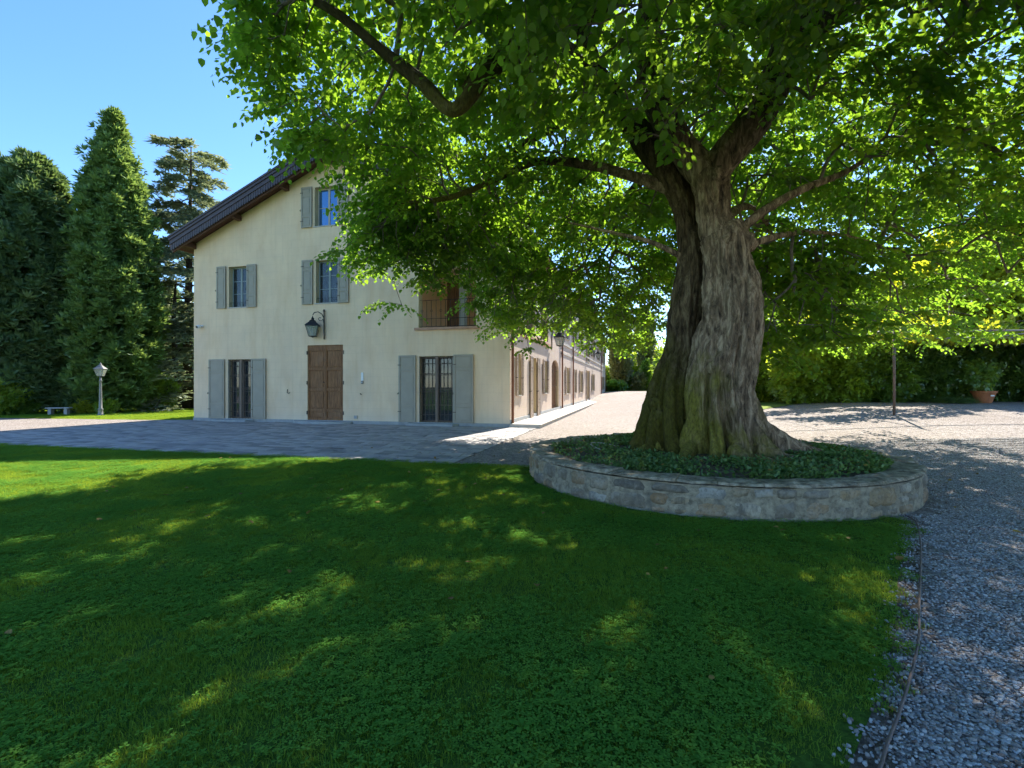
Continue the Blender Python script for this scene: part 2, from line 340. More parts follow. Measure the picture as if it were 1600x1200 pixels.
# ------------------------------------------------------------------ the setting: sheets of ground
def sheet(name, poly, off, mat, step=1.0, z0=None, kind='structure', jit=0, **k):
    pts = [Vector(p) for p in poly]
    xs = [p[0] for p in poly]; ys = [p[1] for p in poly]; n = len(pts); edges = [(i, (i+1) % n) for i in range(n)]
    X = np.arange(min(xs)+step*.37, max(xs), step); Y = np.arange(min(ys)+step*.41, max(ys), step)
    extra = []
    if z0 is None:
        for x in X:
            for y in Y:
                if 2.5 < x < 18.5 and 6.5 < y: extra.append(Vector((x, y)))
    r_ = geometry.delaunay_2d_cdt(pts+extra, edges, [list(range(n))], 1, 1e-5)
    V = [(p.x, p.y, (gz(p.x, p.y) if z0 is None else z0)+off) for p in r_[0]]
    me = bpy.data.meshes.new(name); me.from_pydata(V, [], [tuple(f) for f in r_[2]]); me.materials.append(mat); me.update()
    for p in me.polygons:
        if p.normal.z < 0: p.flip()
    return nobj(name, me, None, kind=kind, **k)
def wob(a, b, n, amp, seed):
    out = []
    for i in range(n):
        t_ = i/n; p = Vector(a).lerp(Vector(b), t_); q = noise.noise(Vector((p.x*3.1+seed, p.y*3.1, seed)))*amp+noise.noise(Vector((p.x*.9, p.y*.9, seed+4)))*amp
        out.append((p.x+q, p.y+q)) if 0 < i else out.append((p.x, p.y))
    return out
def wpoly(pts, amp=.04, seed=1, seg=.35, maxn=60):
    out = []
    for i in range(len(pts)):
        a, b = pts[i], pts[(i+1) % len(pts)]; L_ = math.dist(a, b)
        out += wob(a, b, max(1, min(maxn, int(L_/seg))), amp, seed)
    return out

# base ground to the horizon (with a coarse skirt that follows the rise)
gm = MB(); gx = [-1500, -120, -60, -20, 0]+list(range(3, 18))+[24, 40, 60, 120, 1500]; gy = [-400, -60, -12, 0, 4]+list(range(7, 22))+[30, 50, 74, 140, 400, 2200]
for i in range(len(gx)-1):
    for j in range(len(gy)-1):
        gm.quad(*[(x, y, gz(x, y)-.03) for x, y in ((gx[i], gy[j]), (gx[i+1], gy[j]), (gx[i+1], gy[j+1]), (gx[i], gy[j+1]))])
gm.build('ground', M['field'], kind='structure')
gm = MB()
for i in range(len(gx)-1):
    for j in range(len(gy)-1):
        if gx[i] >= -60 and gx[i+1] <= 60 and gy[j] >= -12 and gy[j+1] <= 74: gm.quad(*[(x, y, gz(x, y)) for x, y in ((gx[i], gy[j]), (gx[i+1], gy[j]), (gx[i+1], gy[j+1]), (gx[i], gy[j+1]))])
gm.build('gravel_drive', M['gravel'], kind='structure')
LAWN = [(-34, 17.78), (.35, 8.95), (3.2, 8.2), (4.35, 5.45), (4.22, 5.05), (3.66, 4.5), (2.98, 3.75), (2.52, 3.18), (1.92, 2.49), (1.32, 1.9), (.6, .9), (-.2, -1), (-1, -10), (-34, -10)]
lawn = sheet('lawn', wpoly(LAWN, .03, 2), .006, M['lawn'], z0=0)
soil_poly = [(4.35, 5.5), (4.35, 5.1), (3.82, 4.5), (3.15, 3.75), (2.7, 3.18), (2.12, 2.5), (1.5, 1.9), (.8, .9), (0, -1), (-.4, -1), (.5, .9), (1.2, 1.9), (1.8, 2.49), (2.4, 3.18), (3.55, 4.5), (4.1, 5.4)]
sheet('soil_verge', wpoly(soil_poly, .03, 5, .2), .003, M['soil'], z0=0)
sheet('side_lawn', wpoly([(-60, 24.6), (-23.5, 22.6), (-16, 21.35), (-14.4, 21.3), (-6, 53), (-60, 70)], .05, 3, 2), .006, M['far_lawn'], z0=0)
sheet('far_grass', wpoly([(13.2, 68), (24, 69), (60, 55), (60, 73.9), (13.5, 73.9)], .1, 3, 2), .03, M['far_lawn'], 2)
sheet('garden_grass', wpoly([(9.6, 20.4), (13.8, 22.8), (16.5, 24.5), (20.8, 34), (14, 29)], .08, 9, 1), .02, M['far_lawn'], .8)

# ------------------------------------------------------------------ house frame (local x along gable, y along the long side, corner at origin)
C0 = Vector((-.07, 17.5, 0)); HA = math.atan2(-.2489, .9685)
ex = Vector((math.cos(HA), math.sin(HA), 0)); ey = Vector((-math.sin(HA), math.cos(HA), 0))
HM = Matrix.Translation(C0) @ Matrix.Rotation(HA, 4, 'Z')
def GP(px, py, off=0.0):                      # measured point on the gable plane -> (u, z)
    r_ = (px-CX)/F; o = C0-ey*off             # o + u*ex ; X/Y=r
    u = (r_*o.y-o.x)/(ex.x-r_*ex.y); Y = o.y+u*ex.y
    return u, H+(HY-py)*Y/F
def SP(px, py=600, off=0.0):
    r_ = (px-CX)/F; o = C0+ex*off
    s_ = (r_*o.y-o.x)/(ey.x-r_*ey.y); Y = o.y+s_*ey.y
    return s_, H+(HY-py)*Y/F
HW, HL, EAVE, PITCH = 14.16, 55.0, 7.62, .433
RIDGE_U = -7.2

# paving in front of the gable (local coordinates rotated with the house)
def L2W(x, y): p = HM @ Vector((x, y, 0)); return (p.x, p.y)
pav = [L2W(-15.4, .35), L2W(-14.16, 0), L2W(0, 0), L2W(1.05, -.05), L2W(1.0, -8.5), L2W(-15.7, -8.5)]
sheet('paving', wpoly(pav, .0, 2), .003, M['joint'], z0=0)
FRONT = -8.26
def slab_shape(wd, dp, h=.014, j=.008):
    q = [(-wd/2+random.uniform(-j, j), -dp/2+random.uniform(-j, j)), (wd/2+random.uniform(-j, j), -dp/2+random.uniform(-j, j)), (wd/2+random.uniform(-j, j), dp/2+random.uniform(-j, j)), (-wd/2+random.uniform(-j, j), dp/2+random.uniform(-j, j))]
    i = .006
    vs_ = [(x, y, -.01) for x, y in q]+[(x, y, h-.004) for x, y in q]+[(x-math.copysign(i, x), y-math.copysign(i, y), h) for x, y in q]
    return vs_, [(4, 5, 9, 8), (5, 6, 10, 9), (6, 7, 11, 10), (7, 4, 8, 11), (8, 9, 10, 11), (0, 1, 5, 4), (1, 2, 6, 5), (2, 3, 7, 6), (3, 0, 4, 7)]
slabs = []
y = FRONT; row = 0
while y < -.12:
    dp = random.choice([.12, .16, .2, .24]); x = -15.5+random.uniform(0, .3)
    while x < 1.0:
        wd = random.uniform(.22, .6)
        xr = min(x+wd, 1.0)
        if xr-x > .1 and random.random() > .004: slabs.append(((x+xr)/2, y+dp/2, xr-x-.016, dp-.014))
        x = xr
    y += dp
pv = empty('paving_stones', C0, HA, kind='structure')
def cd(s_): p = HM @ Vector((s_[0], s_[1], 0)); return p.length
slabs.sort(key=cd)
lens = [.26, .32, .38, .44, .5, .56]; shp = {}
V_, F_, A_ = [], [], []
for i, (x, y, wd, dp) in enumerate(slabs):
    if i < 290:
        k = (round(wd, 1), round(dp, 2))
        if k not in shp:
            b = MB(); b.add(*slab_shape(max(.08, k[0]), k[1])); shp[k] = b.mesh('slab', M['slab1'])
        o = nobj('slab', shp[k], pv); o.location = (x, y, .004+random.uniform(-.002, .004)); o.rotation_euler = (random.uniform(-.006, .006), random.uniform(-.006, .006), 0); o.scale = (wd/max(.08, k[0]), 1, 1)
    else:
        vs_, fs = slab_shape(wd, dp); n = len(V_); dz = random.uniform(-.002, .004)+.004
        V_ += [(a+x, b_+y, c_+dz) for a, b_, c_ in vs_]; F_ += [[n+q for q in f] for f in fs]; A_ += [random.random()]*len(vs_)
nobj('small_slabs', np_mesh('small_slabs', np.array(V_), np.array(F_), M['slab'], np.array(A_)), pv, kind='stuff')
# raised walkway along the long side
b = MB(); b.box(.0, 1.12, -.12, HL+1, -.02, .11); wk = b.build('walkway', M['stone_pale'], bevel=.012, kind='structure'); wk.location = C0; wk.rotation_euler = (0, 0, HA)
y = -.1
while y < HL:
    b = MB(); b.box(.03, 1.16, y+.012, y+1.18, .11, .135); o = b.build('paving_slab', M['stone_pale'], wk); y += 1.19

# ------------------------------------------------------------------ the villa
villa = empty('villa', C0, HA, label='long cream plastered farm villa with grey shutters and dark scalloped roof edge', cat='house')
def roofz(u): return EAVE+PITCH*(min(u+HW, 2*(RIDGE_U+HW)-(u+HW)) if True else 0)
def wall_mesh(a0, a1, top, openings, mp, depth=.3, cuts=()):
    b = MB(); rvs = []; xs = sorted(set([a0, a1]+[c for o in openings for c in o[:2]]+list(cuts)))
    for x0, x1 in zip(xs, xs[1:]):
        ops = sorted([o for o in openings if o[0] <= x0+1e-6 and o[1] >= x1-1e-6], key=lambda o: o[2]); z = 0.0
        for o in ops:
            if o[2] > z: b.quad(mp(x0, z, 0), mp(x1, z, 0), mp(x1, o[2], 0), mp(x0, o[2], 0))
            z = o[3]
        b.quad(mp(x0, z, 0), mp(x1, z, 0), mp(x1, top(x1), 0), mp(x0, top(x0), 0))
    for o in openings:
        u0, u1, z0, z1 = o[:4]
        c4 = [(u0, z0), (u1, z0), (u1, z1), (u0, z1)]; rv = MB(); rvs.append(rv)
        for i in range(4):
            p, q = c4[i], c4[(i+1) % 4]
            rv.quad(mp(p[0], p[1], 0), mp(p[0], p[1], depth), mp(q[0], q[1], depth), mp(q[0], q[1], 0))
    return b, rvs
gmap = lambda u, z, d: (u, d, z)
smap = lambda s_, z, d: (-d, s_, z)
def op_g(x0, x1, y0, y1): return (GP(x0, 600)[0], GP(x1, 600)[0], GP((x0+x1)/2, y1)[1], GP((x0+x1)/2, y0)[1])
G1 = op_g(356, 393, 561, 656.5); G2 = op_g(654.5, 708.5, 560, 664); DR = op_g(480.5, 536, 539, 661)
G1 = G1[:2]+(.12, 2.62); G2 = G2[:2]+(.12, 2.62); DR = DR[:2]+(.12, DR[3])
F1 = op_g(357.5, 386, 418, 480); F2 = op_g(493.5, 527.5, 406, 473); A2 = op_g(491.5, 527, 291, 352)
F1 = F1[:2]+F2[2:]
LG = op_g(654, 744, 418, 511)
gopen = [G1, G2, DR, F1, F2, A2, LG]
b, rv = wall_mesh(-HW, 0, roofz, gopen, gmap, .32, (RIDGE_U,))
b.build('gable_wall', M['plaster'], villa)
for q in rv: q.build('window_reveal', M['trim_ochre'], villa)

# side wall openings (s along the wall)
def so(x0, x1, z0, z1): return (SP(x0)[0], SP(x1)[0], z0, z1)
ZW0, ZW1, ZD = 1.15, 2.75, 2.75
ST = 3.62
side_win = [so(808, 813.5, ZW0, ZW1), so(849.5, 854, ZW0, ZW1), so(884.2, 888.4, 1.0, 2.7), so(896.6, 899.2, 1.0, 2.7), so(905.6, 909.2, 1.0, 2.7), so(924.6, 927.8, 1.0, 2.7), so(940.3, 943.3, 1.0, 2.7)]
side_door = [so(831.5, 838, .14, ZD), so(916.3, 920, .14, 2.9)]
arch = so(862, 873, .14, 3.0)
logg = [so(802.2, 813.5, 3.75, 6.3), so(822, 836, 3.75, 6.3), so(845, 856.5, 3.75, 6.3)]
up_win = [so(868.2, 871.2, 4.55, 6.3), so(882.2, 886.5, 4.55, 6.3), so(896.8, 899.6, 4.55, 6.3), so(905.6, 909.2, 4.55, 6.3), so(916.6, 920, 3.8, 6.3), so(925, 928, 4.55, 6.3), so(933.6, 936, 4.55, 6.3), so(940.6, 944, 4.55, 6.3)]
sopen = side_win+side_door+[arch]+logg+up_win
b, rv = wall_mesh(0, HL, lambda s_: EAVE, sopen, smap, .3, ())
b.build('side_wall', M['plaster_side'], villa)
for q in rv: q.build('window_reveal', M['trim_ochre'], villa)
b = MB(); b.box(-HW, -HW+.3, .02, HL, 0, EAVE); b.build('far_side_wall', M['plaster'], villa)
b = MB(); b.prism([(-HW, 0), (0, 0), (0, EAVE), (RIDGE_U, roofz(RIDGE_U)), (-HW, EAVE)], Matrix(((1, 0, 0, 0), (0, 0, -1, HL), (0, 1, 0, 0), (0, 0, 0, 1))), .3); b.build('rear_gable_wall', M['plaster'], villa)
# interior floors and partitions keep the rooms dark and give the corner loggia its back
b = MB(); b.box(-HW+.32, -.32, .34, HL-.4, 3.42, 3.6); b.box(-HW+.32, -.32, .34, HL-.4, 6.75, 6.9)
b.box(-HW+.32, -.32, .34, HL-.4, .02, .08); b.box(-5.4, -5.2, .34, 8, .1, 6.74); b.box(-5.18, -.32, 8.0, 8.2, .1, 6.74)
b.build('inner_wall', M['plaster'], villa)
b = MB(); b.box(-HW, 0, -.035, -.002, 0, .13); b.box(.002, .03, -.03, HL, .1, .28); b.build('plinth', M['stone_grey'], villa)
for z0, z1, s0, s1, d in ((3.5, 3.66, SP(801)[0], SP(858)[0], .09), (4.05, 4.2, SP(876)[0], HL, .06), (3.46, 3.58, SP(876)[0], HL, .04)):
    b = MB(); b.box(.001, d, s0, s1, z0, z1); b.build('string_course', M['brick_edge'] if z0 == 3.5 else M['stone_pale'], villa)
b = MB(); b.box(LG[0]-.14, LG[1]+.12, -.1, .1, LG[2]-.09, LG[2]-.004); b.build('window_sill', M['brick_edge'], villa)
b = MB(); b.box(-.26, .0, -.022, -.003, .135, EAVE-.05); b.build('corner_band', M['plaster'], villa)

# roof: two slopes with overhang, verge fascia with scalloped tabs, purlins and rafters
OV, VG = .5, .6
OVR = .42                              # eave and verge overhang
def roof_pt(u, dz=0): return EAVE+PITCH*(u+HW if u < RIDGE_U else 2*(RIDGE_U+HW)-(u+HW))+dz
def slope_slab(name, mat, sgn, d0, d1, y0, y1, ue, ur=None):
    ur = RIDGE_U if ur is None else ur
    b = MB(); p = []
    for y_ in (y0, y1): p += [(ue, y_, roof_pt(ue, d0)), (ur, y_, roof_pt(ur, d0)), (ur, y_, roof_pt(ur, d1)), (ue, y_, roof_pt(ue, d1))]
    b.add(p, [(0, 1, 2, 3), (7, 6, 5, 4), (0, 4, 5, 1), (1, 5, 6, 2), (2, 6, 7, 3), (3, 7, 4, 0)]); return b.build(name, mat, villa)
for ue in (-HW-OV, OVR):
    slope_slab('soffit_board', M['wood_dark'], 1, .02, .07, -VG, HL+.4, ue)
    slope_slab('roof_slope', M['roof_metal'], 1, .075, .22, -VG-.04, HL+.5, ue)
    slope_slab('barge_board', M['wood_dark'], 1, -.24, .018, -VG+.02, -VG+.09, ue)
    sg = -1 if ue < -5 else 1
    for k, (a_, c_, yy) in enumerate(((.07, .24, -.10), (.24, .35, -.14), (.35, .43, -.17))):
        slope_slab('verge_sheet', M['roof_metal'], 1, a_, c_, -VG+yy, -VG+yy+.055, ue-(.02 if sg < 0 else -.02)*(k+1))
    b = MB(); u = ue; n = int(abs(RIDGE_U-ue)/.115)
    for i in range(n):
        u0 = ue+(RIDGE_U-ue)*i/n; u1 = ue+(RIDGE_U-ue)*(i+.86)/n; um = (u0+u1)/2
        if u0 > u1: u0, u1 = u1, u0
        prof = [(u0, roof_pt(u0, .08)), (u0, roof_pt(u0, -.14)), (um-.03, roof_pt(um-.03, -.2)), (um+.03, roof_pt(um+.03, -.2)), (u1, roof_pt(u1, -.14)), (u1, roof_pt(u1, .08))]
        b.prism(prof, Matrix(((1, 0, 0, 0), (0, 0, -1, -VG-.04), (0, 1, 0, 0), (0, 0, 0, 1))), .03)
    b.build('scalloped_fringe', M['roof_metal'], villa)
for u in (-HW+.05, -11.75, -9.4, RIDGE_U, -4.8, -2.4, -.05):
    zz = roof_pt(u)-.19 if u != RIDGE_U else roof_pt(u)-.3
    b = MB(); b.prism([(-VG+.12, zz+.08), (-VG+.2, zz-.02), (.0, zz-.04), (.0, zz+.19), (-VG+.12, zz+.19)], Matrix(((0, 0, 1, u-.09), (1, 0, 0, 0), (0, 1, 0, 0), (0, 0, 0, 1))), .18); b.build('purlin', M['wood_dark'], villa, bevel=.008)
y = .8
while y < HL:
    for sg in (-1, 1):
        b = MB(); x0, x1 = (-HW-OV+.04, -HW-.001) if sg < 0 else (.001, OVR-.04)
        b.add([(x, yy, roof_pt(x, d)) for x in (x0, x1) for yy in (y, y+.12) for d in (-.12, .015)], [(0, 1, 3, 2), (4, 6, 7, 5), (0, 4, 5, 1), (2, 3, 7, 6), (0, 2, 6, 4), (1, 5, 7, 3)]); b.build('rafter', M['wood_dark'], villa)
    y += 1.15
for ue in (-HW-OV-.06, OVR+.06):
    b = MB(); zz = roof_pt(ue)+.08; b.tube([(ue, -VG, zz), (ue, HL+.4, zz-.02)], .085, 10); b.build('gutter', M['copper'], villa)
b = MB(); b.box(-9.5, -8.7, 20, 20.8, 9.5, 12.3); b.box(-9.6, -8.6, 19.9, 20.9, 12.3, 12.42); b.build('chimney', M['brick_edge'], villa)

# downpipes
def pipe(name, pts, r_=.05): b = MB(); b.tube(pts, r_, 10); return b.build(name, M['copper'], villa, sm=True)
pipe('downpipe', [(.07, .12, EAVE-.1), (.07, .12, .15)])
for px in (876.6, 893.8, 938.3): s_ = SP(px)[0]; pipe('downpipe', [(.09, s_, EAVE-.1), (.09, s_, .16)])
s_ = HL-.1; pipe('downpipe', [(OVR+.05, s_+.2, EAVE-.2), (OVR-.05, s_+.2, EAVE-.45), (.12, s_+.2, EAVE-1.0), (.09, s_+.2, EAVE-1.4), (.09, s_+.2, .16)])

# shutters, windows, doors -------------------------------------------------------------
def shutter(mp, a0, a1, z0, z1, mat, rows, tilt=0):
    """open leaf lying against the wall; a0..a1 along the wall"""
    if a0 > a1: a0, a1 = a1, a0
    def bx(b, x0, x1, z0_, z1_, d0, d1):
        P = [mp(x, z, -d) for d in (d0, d1) for z in (z0_, z1_) for x in (x0, x1)]
        b.add(P, [(0, 1, 3, 2), (4, 6, 7, 5), (0, 4, 5, 1), (2, 3, 7, 6), (0, 2, 6, 4), (1, 5, 7, 3)])
    b = MB(); st = min(.07, (a1-a0)*.16)
    bx(b, a0, a1, z0, z1, .035, .055)
    for x in (a0, a1-st): bx(b, x, x+st, z0, z1, .055, .075)
    zs = [z0]; tot = sum(rows); hh = z1-z0
    for r_ in rows: zs.append(zs[-1]+hh*r_/tot)
    for i, z in enumerate(zs):
        za = z if i == 0 else z-st*.5; zb = z+st if i == 0 else (z+st*.5 if i < len(zs)-1 else z)
        if i == len(zs)-1: za = z-st
        bx(b, a0+st, a1-st, za, zb, .055, .074)
    sh = b.build('shutter', mat, villa, bevel=.004)
    for i in range(len(rows)):
        p = MB(); q = st*1.45; bx(p, a0+q, a1-q, zs[i]+q, zs[i+1]-q*.9, .055, .068); p.build('shutter_panel', mat, sh, bevel=.004)
    for z in (z0+hh*.15, z0+hh*.85):
        p = MB(); bx(p, a0-.03, a0+.1, z, z+.03, .0752, .081); p.build('hinge', M['iron_aged'], sh)
    p = MB(); P = [mp(a0-.03, z0+hh*.42, -.02), mp(a0-.03, z0+hh*.42, -.1), mp(a0+.02, z0+hh*.44, -.11)]; p.tube(P, .012, 5); p.build('shutter_catch', M['iron'], sh)
    return sh
def rbox(b, mp, x0, x1, z0, z1, d0, d1):
    P = [mp(x, z, d) for d in (d0, d1) for z in (z0, z1) for x in (x0, x1)]
    b.add(P, [(0, 1, 3, 2), (4, 6, 7, 5), (0, 4, 5, 1), (2, 3, 7, 6), (0, 2, 6, 4), (1, 5, 7, 3)])
def window(mp, o, mat, nrow=3, d=.2, glass=None, solid=0, curtain=True):
    a0, a1, z0, z1 = o[:4]; fr = .055; m = (a0+a1)/2
    b = MB()
    for x0, x1 in ((a0, a0+fr), (a1-fr, a1), (m-.045, m+.045)): rbox(b, mp, x0, x1, z0+.002, z1-.002, d, d+.05)
    for x0, x1 in ((a0+fr, m-.045), (m+.045, a1-fr)):
        rbox(b, mp, x0, x1, z0+.002, z0+fr+solid, d, d+.05); rbox(b, mp, x0, x1, z1-fr, z1-.002, d, d+.05)
        lo = z0+fr+solid; hh = (z1-fr-lo)
        for k in range(1, nrow): zz = lo+hh*k/nrow; rbox(b, mp, x0, x1, zz-.014, zz+.014, d+.006, d+.04)
    wdw = b.build('window', mat, villa, bevel=.004)
    for x0, x1 in ((a0+fr, m-.045), (m+.045, a1-fr)):
        lo = z0+fr+solid; hh = (z1-fr-lo)
        for k in range(nrow):
            p = MB(); za, zb = lo+hh*k/nrow+(.014 if k else 0), lo+hh*(k+1)/nrow-(.014 if k < nrow-1 else 0)
            rbox(p, mp, x0, x1, za, zb, d+.02, d+.026); p.build('pane', glass or M['glass'], wdw)
    if curtain:
        p = MB(); n = 14
        for k in range(n):
            x0 = a0+(a1-a0)*k/n; x1 = a0+(a1-a0)*(k+1)/n; da, db = (.07+.03*(k % 2)), (.07+.03*((k+1) % 2))
            p.quad(mp(x0, z0, d+da), mp(x1, z0, d+db), mp(x1, z1, d+db), mp(x0, z1, d+da))
        p.build('curtain', M['curtain'], wdw)
    return wdw
def sill(mp, o, mat, d=.05): b = MB(); rbox(b, mp, o[0]-.06, o[1]+.06, o[2]-.05, o[2]-.002, -d, .19); b.build('window_sill', mat, villa)
def grille(mp, o, nb, zr, d=.06, name='security_grille', mat=None, r_=.009):
    a0, a1, z0, z1 = o[:4]; mat = mat or M['iron_aged']
    b = MB()
    for z in zr: b.tube([mp(a0, z0+(z1-z0)*z, d), mp(a1, z0+(z1-z0)*z, d)], r_*1.2, 5)
    g_ = b.build(name, mat, villa)
    for k in range(nb):
        x = a0+(a1-a0)*(k+.5)/nb; b = MB(); b.tube([mp(x, z0, d-.012), mp(x, z1, d-.012)], r_, 5); b.build('bar', mat, g_)
    return g_
R3 = (1.05, 2.3, .95)
Wd = (1.0, 1.05)
shutter(gmap, GP(328, 0)[0], GP(352, 0)[0], .13, 2.63, M['shutter'], R3); shutter(gmap, GP(394, 0)[0], GP(416.5, 0)[0], .13, 2.63, M['shutter'], R3)
shutter(gmap, GP(624, 0)[0], GP(650.5, 0)[0], .13, 2.66, M['shutter'], R3); shutter(gmap, GP(709.5, 0)[0], GP(740.5, 0)[0], .13, 2.66, M['shutter'], R3)
z0, z1 = F1[2]-.04, F1[3]+.03
for a, c_ in ((340, 354), (387, 401.5), (473, 489.5), (529, 545.5)): shutter(gmap, GP(a, 0)[0], GP(c_, 0)[0], z0, z1, M['shutter'], (1.1, 2, .9))
for a, c_ in ((472, 488.5), (529, 545)): shutter(gmap, GP(a, 0)[0], GP(c_, 0)[0], A2[2]-.04, A2[3]+.03, M['shutter'], (1.1, 2, .9))
for o in (F1, F2): window(gmap, o, M['frame_grey']); sill(gmap, o, M['stone_pale'], .02)
window(gmap, A2, M['stone_pale'], 2, .22, M['glass_blue'], curtain=False); sill(gmap, A2, M['stone_pale'], .02)
for o in (F1, F2):                            # low iron guard rails in the window reveals
    g_ = grille(gmap, (o[0], o[1], o[2], o[2]+.22), 6, (.05, .9), .05, 'window_guard', M['iron'], .006)
for o, nb in ((G1, 8), (G2, 9)):
    window(gmap, o, M['frame_brown'], 4, .2, solid=.0)
    grille(gmap, o, nb, (.03, .12, .46, .52, .72, .89, .97), .08, r_=.011)
    b = MB(); m = (o[0]+o[1])/2; rbox(b, gmap, m-.05, m+.05, o[2], o[3], .05, .075); b.build('grille_post', M['frame_brown'], villa)
    b = MB()
    for xa, xb in ((o[0], o[0]+.03), (o[1]-.03, o[1])): rbox(b, gmap, xa, xb, o[2]+.002, o[3]-.03, -.004, .1)
    b.build('hinge_strip', M['shutter'], villa)
# front door
a0, a1, z0, z1 = DR; m = (a0+a1)/2
b = MB()
for x0, x1 in ((a0, a0+.07), (a1-.07, a1), (m-.07, m-.004), (m+.004, m+.07)): rbox(b, gmap, x0, x1, z0, z1-.001, .03, .09)
rows = [0, .115, .36, .40, .66, .70, .92, 1]; hh = z1-z0
rail = [(0, .03), (.115, .155), (.39, .43), (.665, .705), (.925, 1)]
for x0, x1 in ((a0+.07, m-.07), (m+.07, a1-.07)):
    for p, q in rail: rbox(b, gmap, x0, x1, z0+hh*p, z0+hh*q-.001, .032, .088)
dr = b.build('front_door', M['door'], villa, bevel=.006)
for x0, x1 in ((a0+.07, m-.07), (m+.07, a1-.07)):
    for (p, q), (p2, q2) in zip(rail, rail[1:]):
        c_ = MB(); rbox(c_, gmap, x0, x1, z0+hh*q, z0+hh*p2, .06, .075); rbox(c_, gmap, x0+.05, x1-.05, z0+hh*q+.04, z0+hh*p2-.04, .045, .06); c_.build('door_panel', M['door'], dr, bevel=.006)
c_ = MB(); rbox(c_, gmap, m-.025, m+.025, z0, z1-.05, .012, .03); c_.build('cover_strip', M['door'], dr, bevel=.006)
c_ = MB(); c_.tube([(m-.06, .03, z0+hh*.5), (m-.06, -.02, z0+hh*.5), (m-.06, -.03, z0+hh*.52)], .012, 6); c_.build('handle', M['iron'], dr)
for k in (.1, .5, .9):
    for x in (a0-.02, a1+.02): c_ = MB(); c_.box(x-.02, x+.02, -.02, .03, z0+hh*k-.07, z0+hh*k+.07); c_.build('hinge', M['iron_aged'], dr)
# doorsteps
b = MB(); x0, x1 = GP(461, 0)[0], GP(552, 0)[0]; xm = (x0+x1)/2; hw = (x1-x0)/2
b.prism([(xm-hw, -.002)]+[(xm-hw*math.cos(a), -.002-.62*math.sin(a)) for a in [math.pi*k/16 for k in range(1, 16)]]+[(xm+hw, -.002)], Matrix.Translation((0, 0, .012)), .1); b.build('doorstep', M['stone_grey'], villa, bevel=.012)
for x0, x1 in ((331, 399), (638, 718)):
    x0, x1 = GP(x0, 0)[0], GP(x1, 0)[0]; b = MB(); b.prism([(x0, -.002), (x0+.12, -.42), (x1-.12, -.42), (x1, -.002)], Matrix.Translation((0, 0, .012)), .09); b.build('doorstep', M['stone_grey'], villa, bevel=.012)
# corner loggia seen through its openings
def railing(mp, o, nb, d=.12, hgt=1.05):
    g_ = grille(mp, (o[0], o[1], o[2]+.05, o[2]+hgt), nb, (0.0, .3, 1), d, 'balcony_railing', M['iron'], .009)
    a0, a1 = o[0], o[1]
    for k in range(0, nb, 2):
        x = a0+(a1-a0)*(k+.5)/nb; b = MB(); zc = o[2]+hgt*.62
        P = [mp(x+.045*math.cos(q), zc+.045*math.sin(q), d-.012) for q in [2*math.pi*j/8 for j in range(9)]]; b.tube(P, .006, 4); b.build('scroll', M['iron'], g_)
railing(gmap, LG, 12)
for o in logg: railing(smap, o, 12)
b = MB(); b.box(-2.55, -2.3, 1.6, 1.85, 3.6, 6.75); b.build('loggia_column', M['stone_pale'], villa)
b = MB(); b.box(-3.4, -2.8, 2.4, 2.45, 3.62, 5.9); b.build('wood_door', M['door'], villa)
b = MB(); b.box(-5.19, -5.15, 1.0, 2.2, 3.7, 5.9); b.build('loggia_window', M['glass_blue'], villa)

# side wall windows, doors
for o in side_win+up_win:
    w_ = o[1]-o[0]; far = o[0] > 14
    window(smap, o, M['frame_brown'], 3, .16, curtain=False)
    sill(smap, o, M['stone_pale'], .06)
    sw = min(.55, w_*.5)
    for a, c_ in ((o[0]-sw, o[0]-.02), (o[1]+.02, o[1]+sw)):
        shutter(smap, a, c_, o[2]-.04, o[3]+.03, M['shutter_side'], (1, 2, 1))
for o in up_win[1:]:
    b = MB(); n = 8; m = (o[0]+o[1])/2; hw = (o[1]-o[0])/2+.15
    P = [(m-hw, o[3]+.06)]+[(m-hw*math.cos(math.pi*k/n), o[3]+.12+.28*math.sin(math.pi*k/n)) for k in range(n+1)]+[(m+hw, o[3]+.06)]
    b.prism(P, Matrix(((0, 0, 1, .002), (1, 0, 0, 0), (0, 1, 0, 0), (0, 0, 0, 1))), .12); b.build('window_hood', M['stone_pale'], villa)
for o in side_door:
    b = MB(); rbox(b, smap, o[0], o[1], o[2], o[3]-.001, .18, .24); d_ = b.build('side_door', M['door'], villa)
    for k in range(3): p = MB(); rbox(p, smap, o[0]+.12, o[1]-.12, o[2]+.1+.85*k, o[2]+.8+.85*k, .165, .179); p.build('door_panel', M['door'], d_)
    shutter(smap, o[0]-.6, o[0]-.02, .15, o[3]+.03, M['shutter_side'], R3); shutter(smap, o[1]+.02, o[1]+.6, .15, o[3]+.03, M['shutter_side'], R3)
o = arch; b = MB(); rbox(b, smap, o[0], o[1], o[2], o[3]-.001, .2, .25); b.build('arched_door', M['door'], villa)
m, hw = (o[0]+o[1])/2, (o[1]-o[0])/2; b = MB(); zz = o[3]-.55; n = 10
for k in range(n):
    x0 = m-hw*math.cos(math.pi*k/n); x1 = m-hw*math.cos(math.pi*(k+1)/n); y0_, y1_ = zz+.5*math.sin(math.pi*k/n), zz+.5*math.sin(math.pi*(k+1)/n)
    P = [smap(x, z, d) for d in (0.001, .19) for x, z in ((x0, y0_), (x1, y1_), (x1, o[3]), (x0, o[3]))]
    b.add(P, [(0, 1, 2, 3), (7, 6, 5, 4), (0, 4, 5, 1), (3, 2, 6, 7)])
b.build('door_arch', M['plaster_side'], villa); grille(smap, (o[0], o[1], o[2], o[3]-.1), 10, (.05, .5, .8), .1)

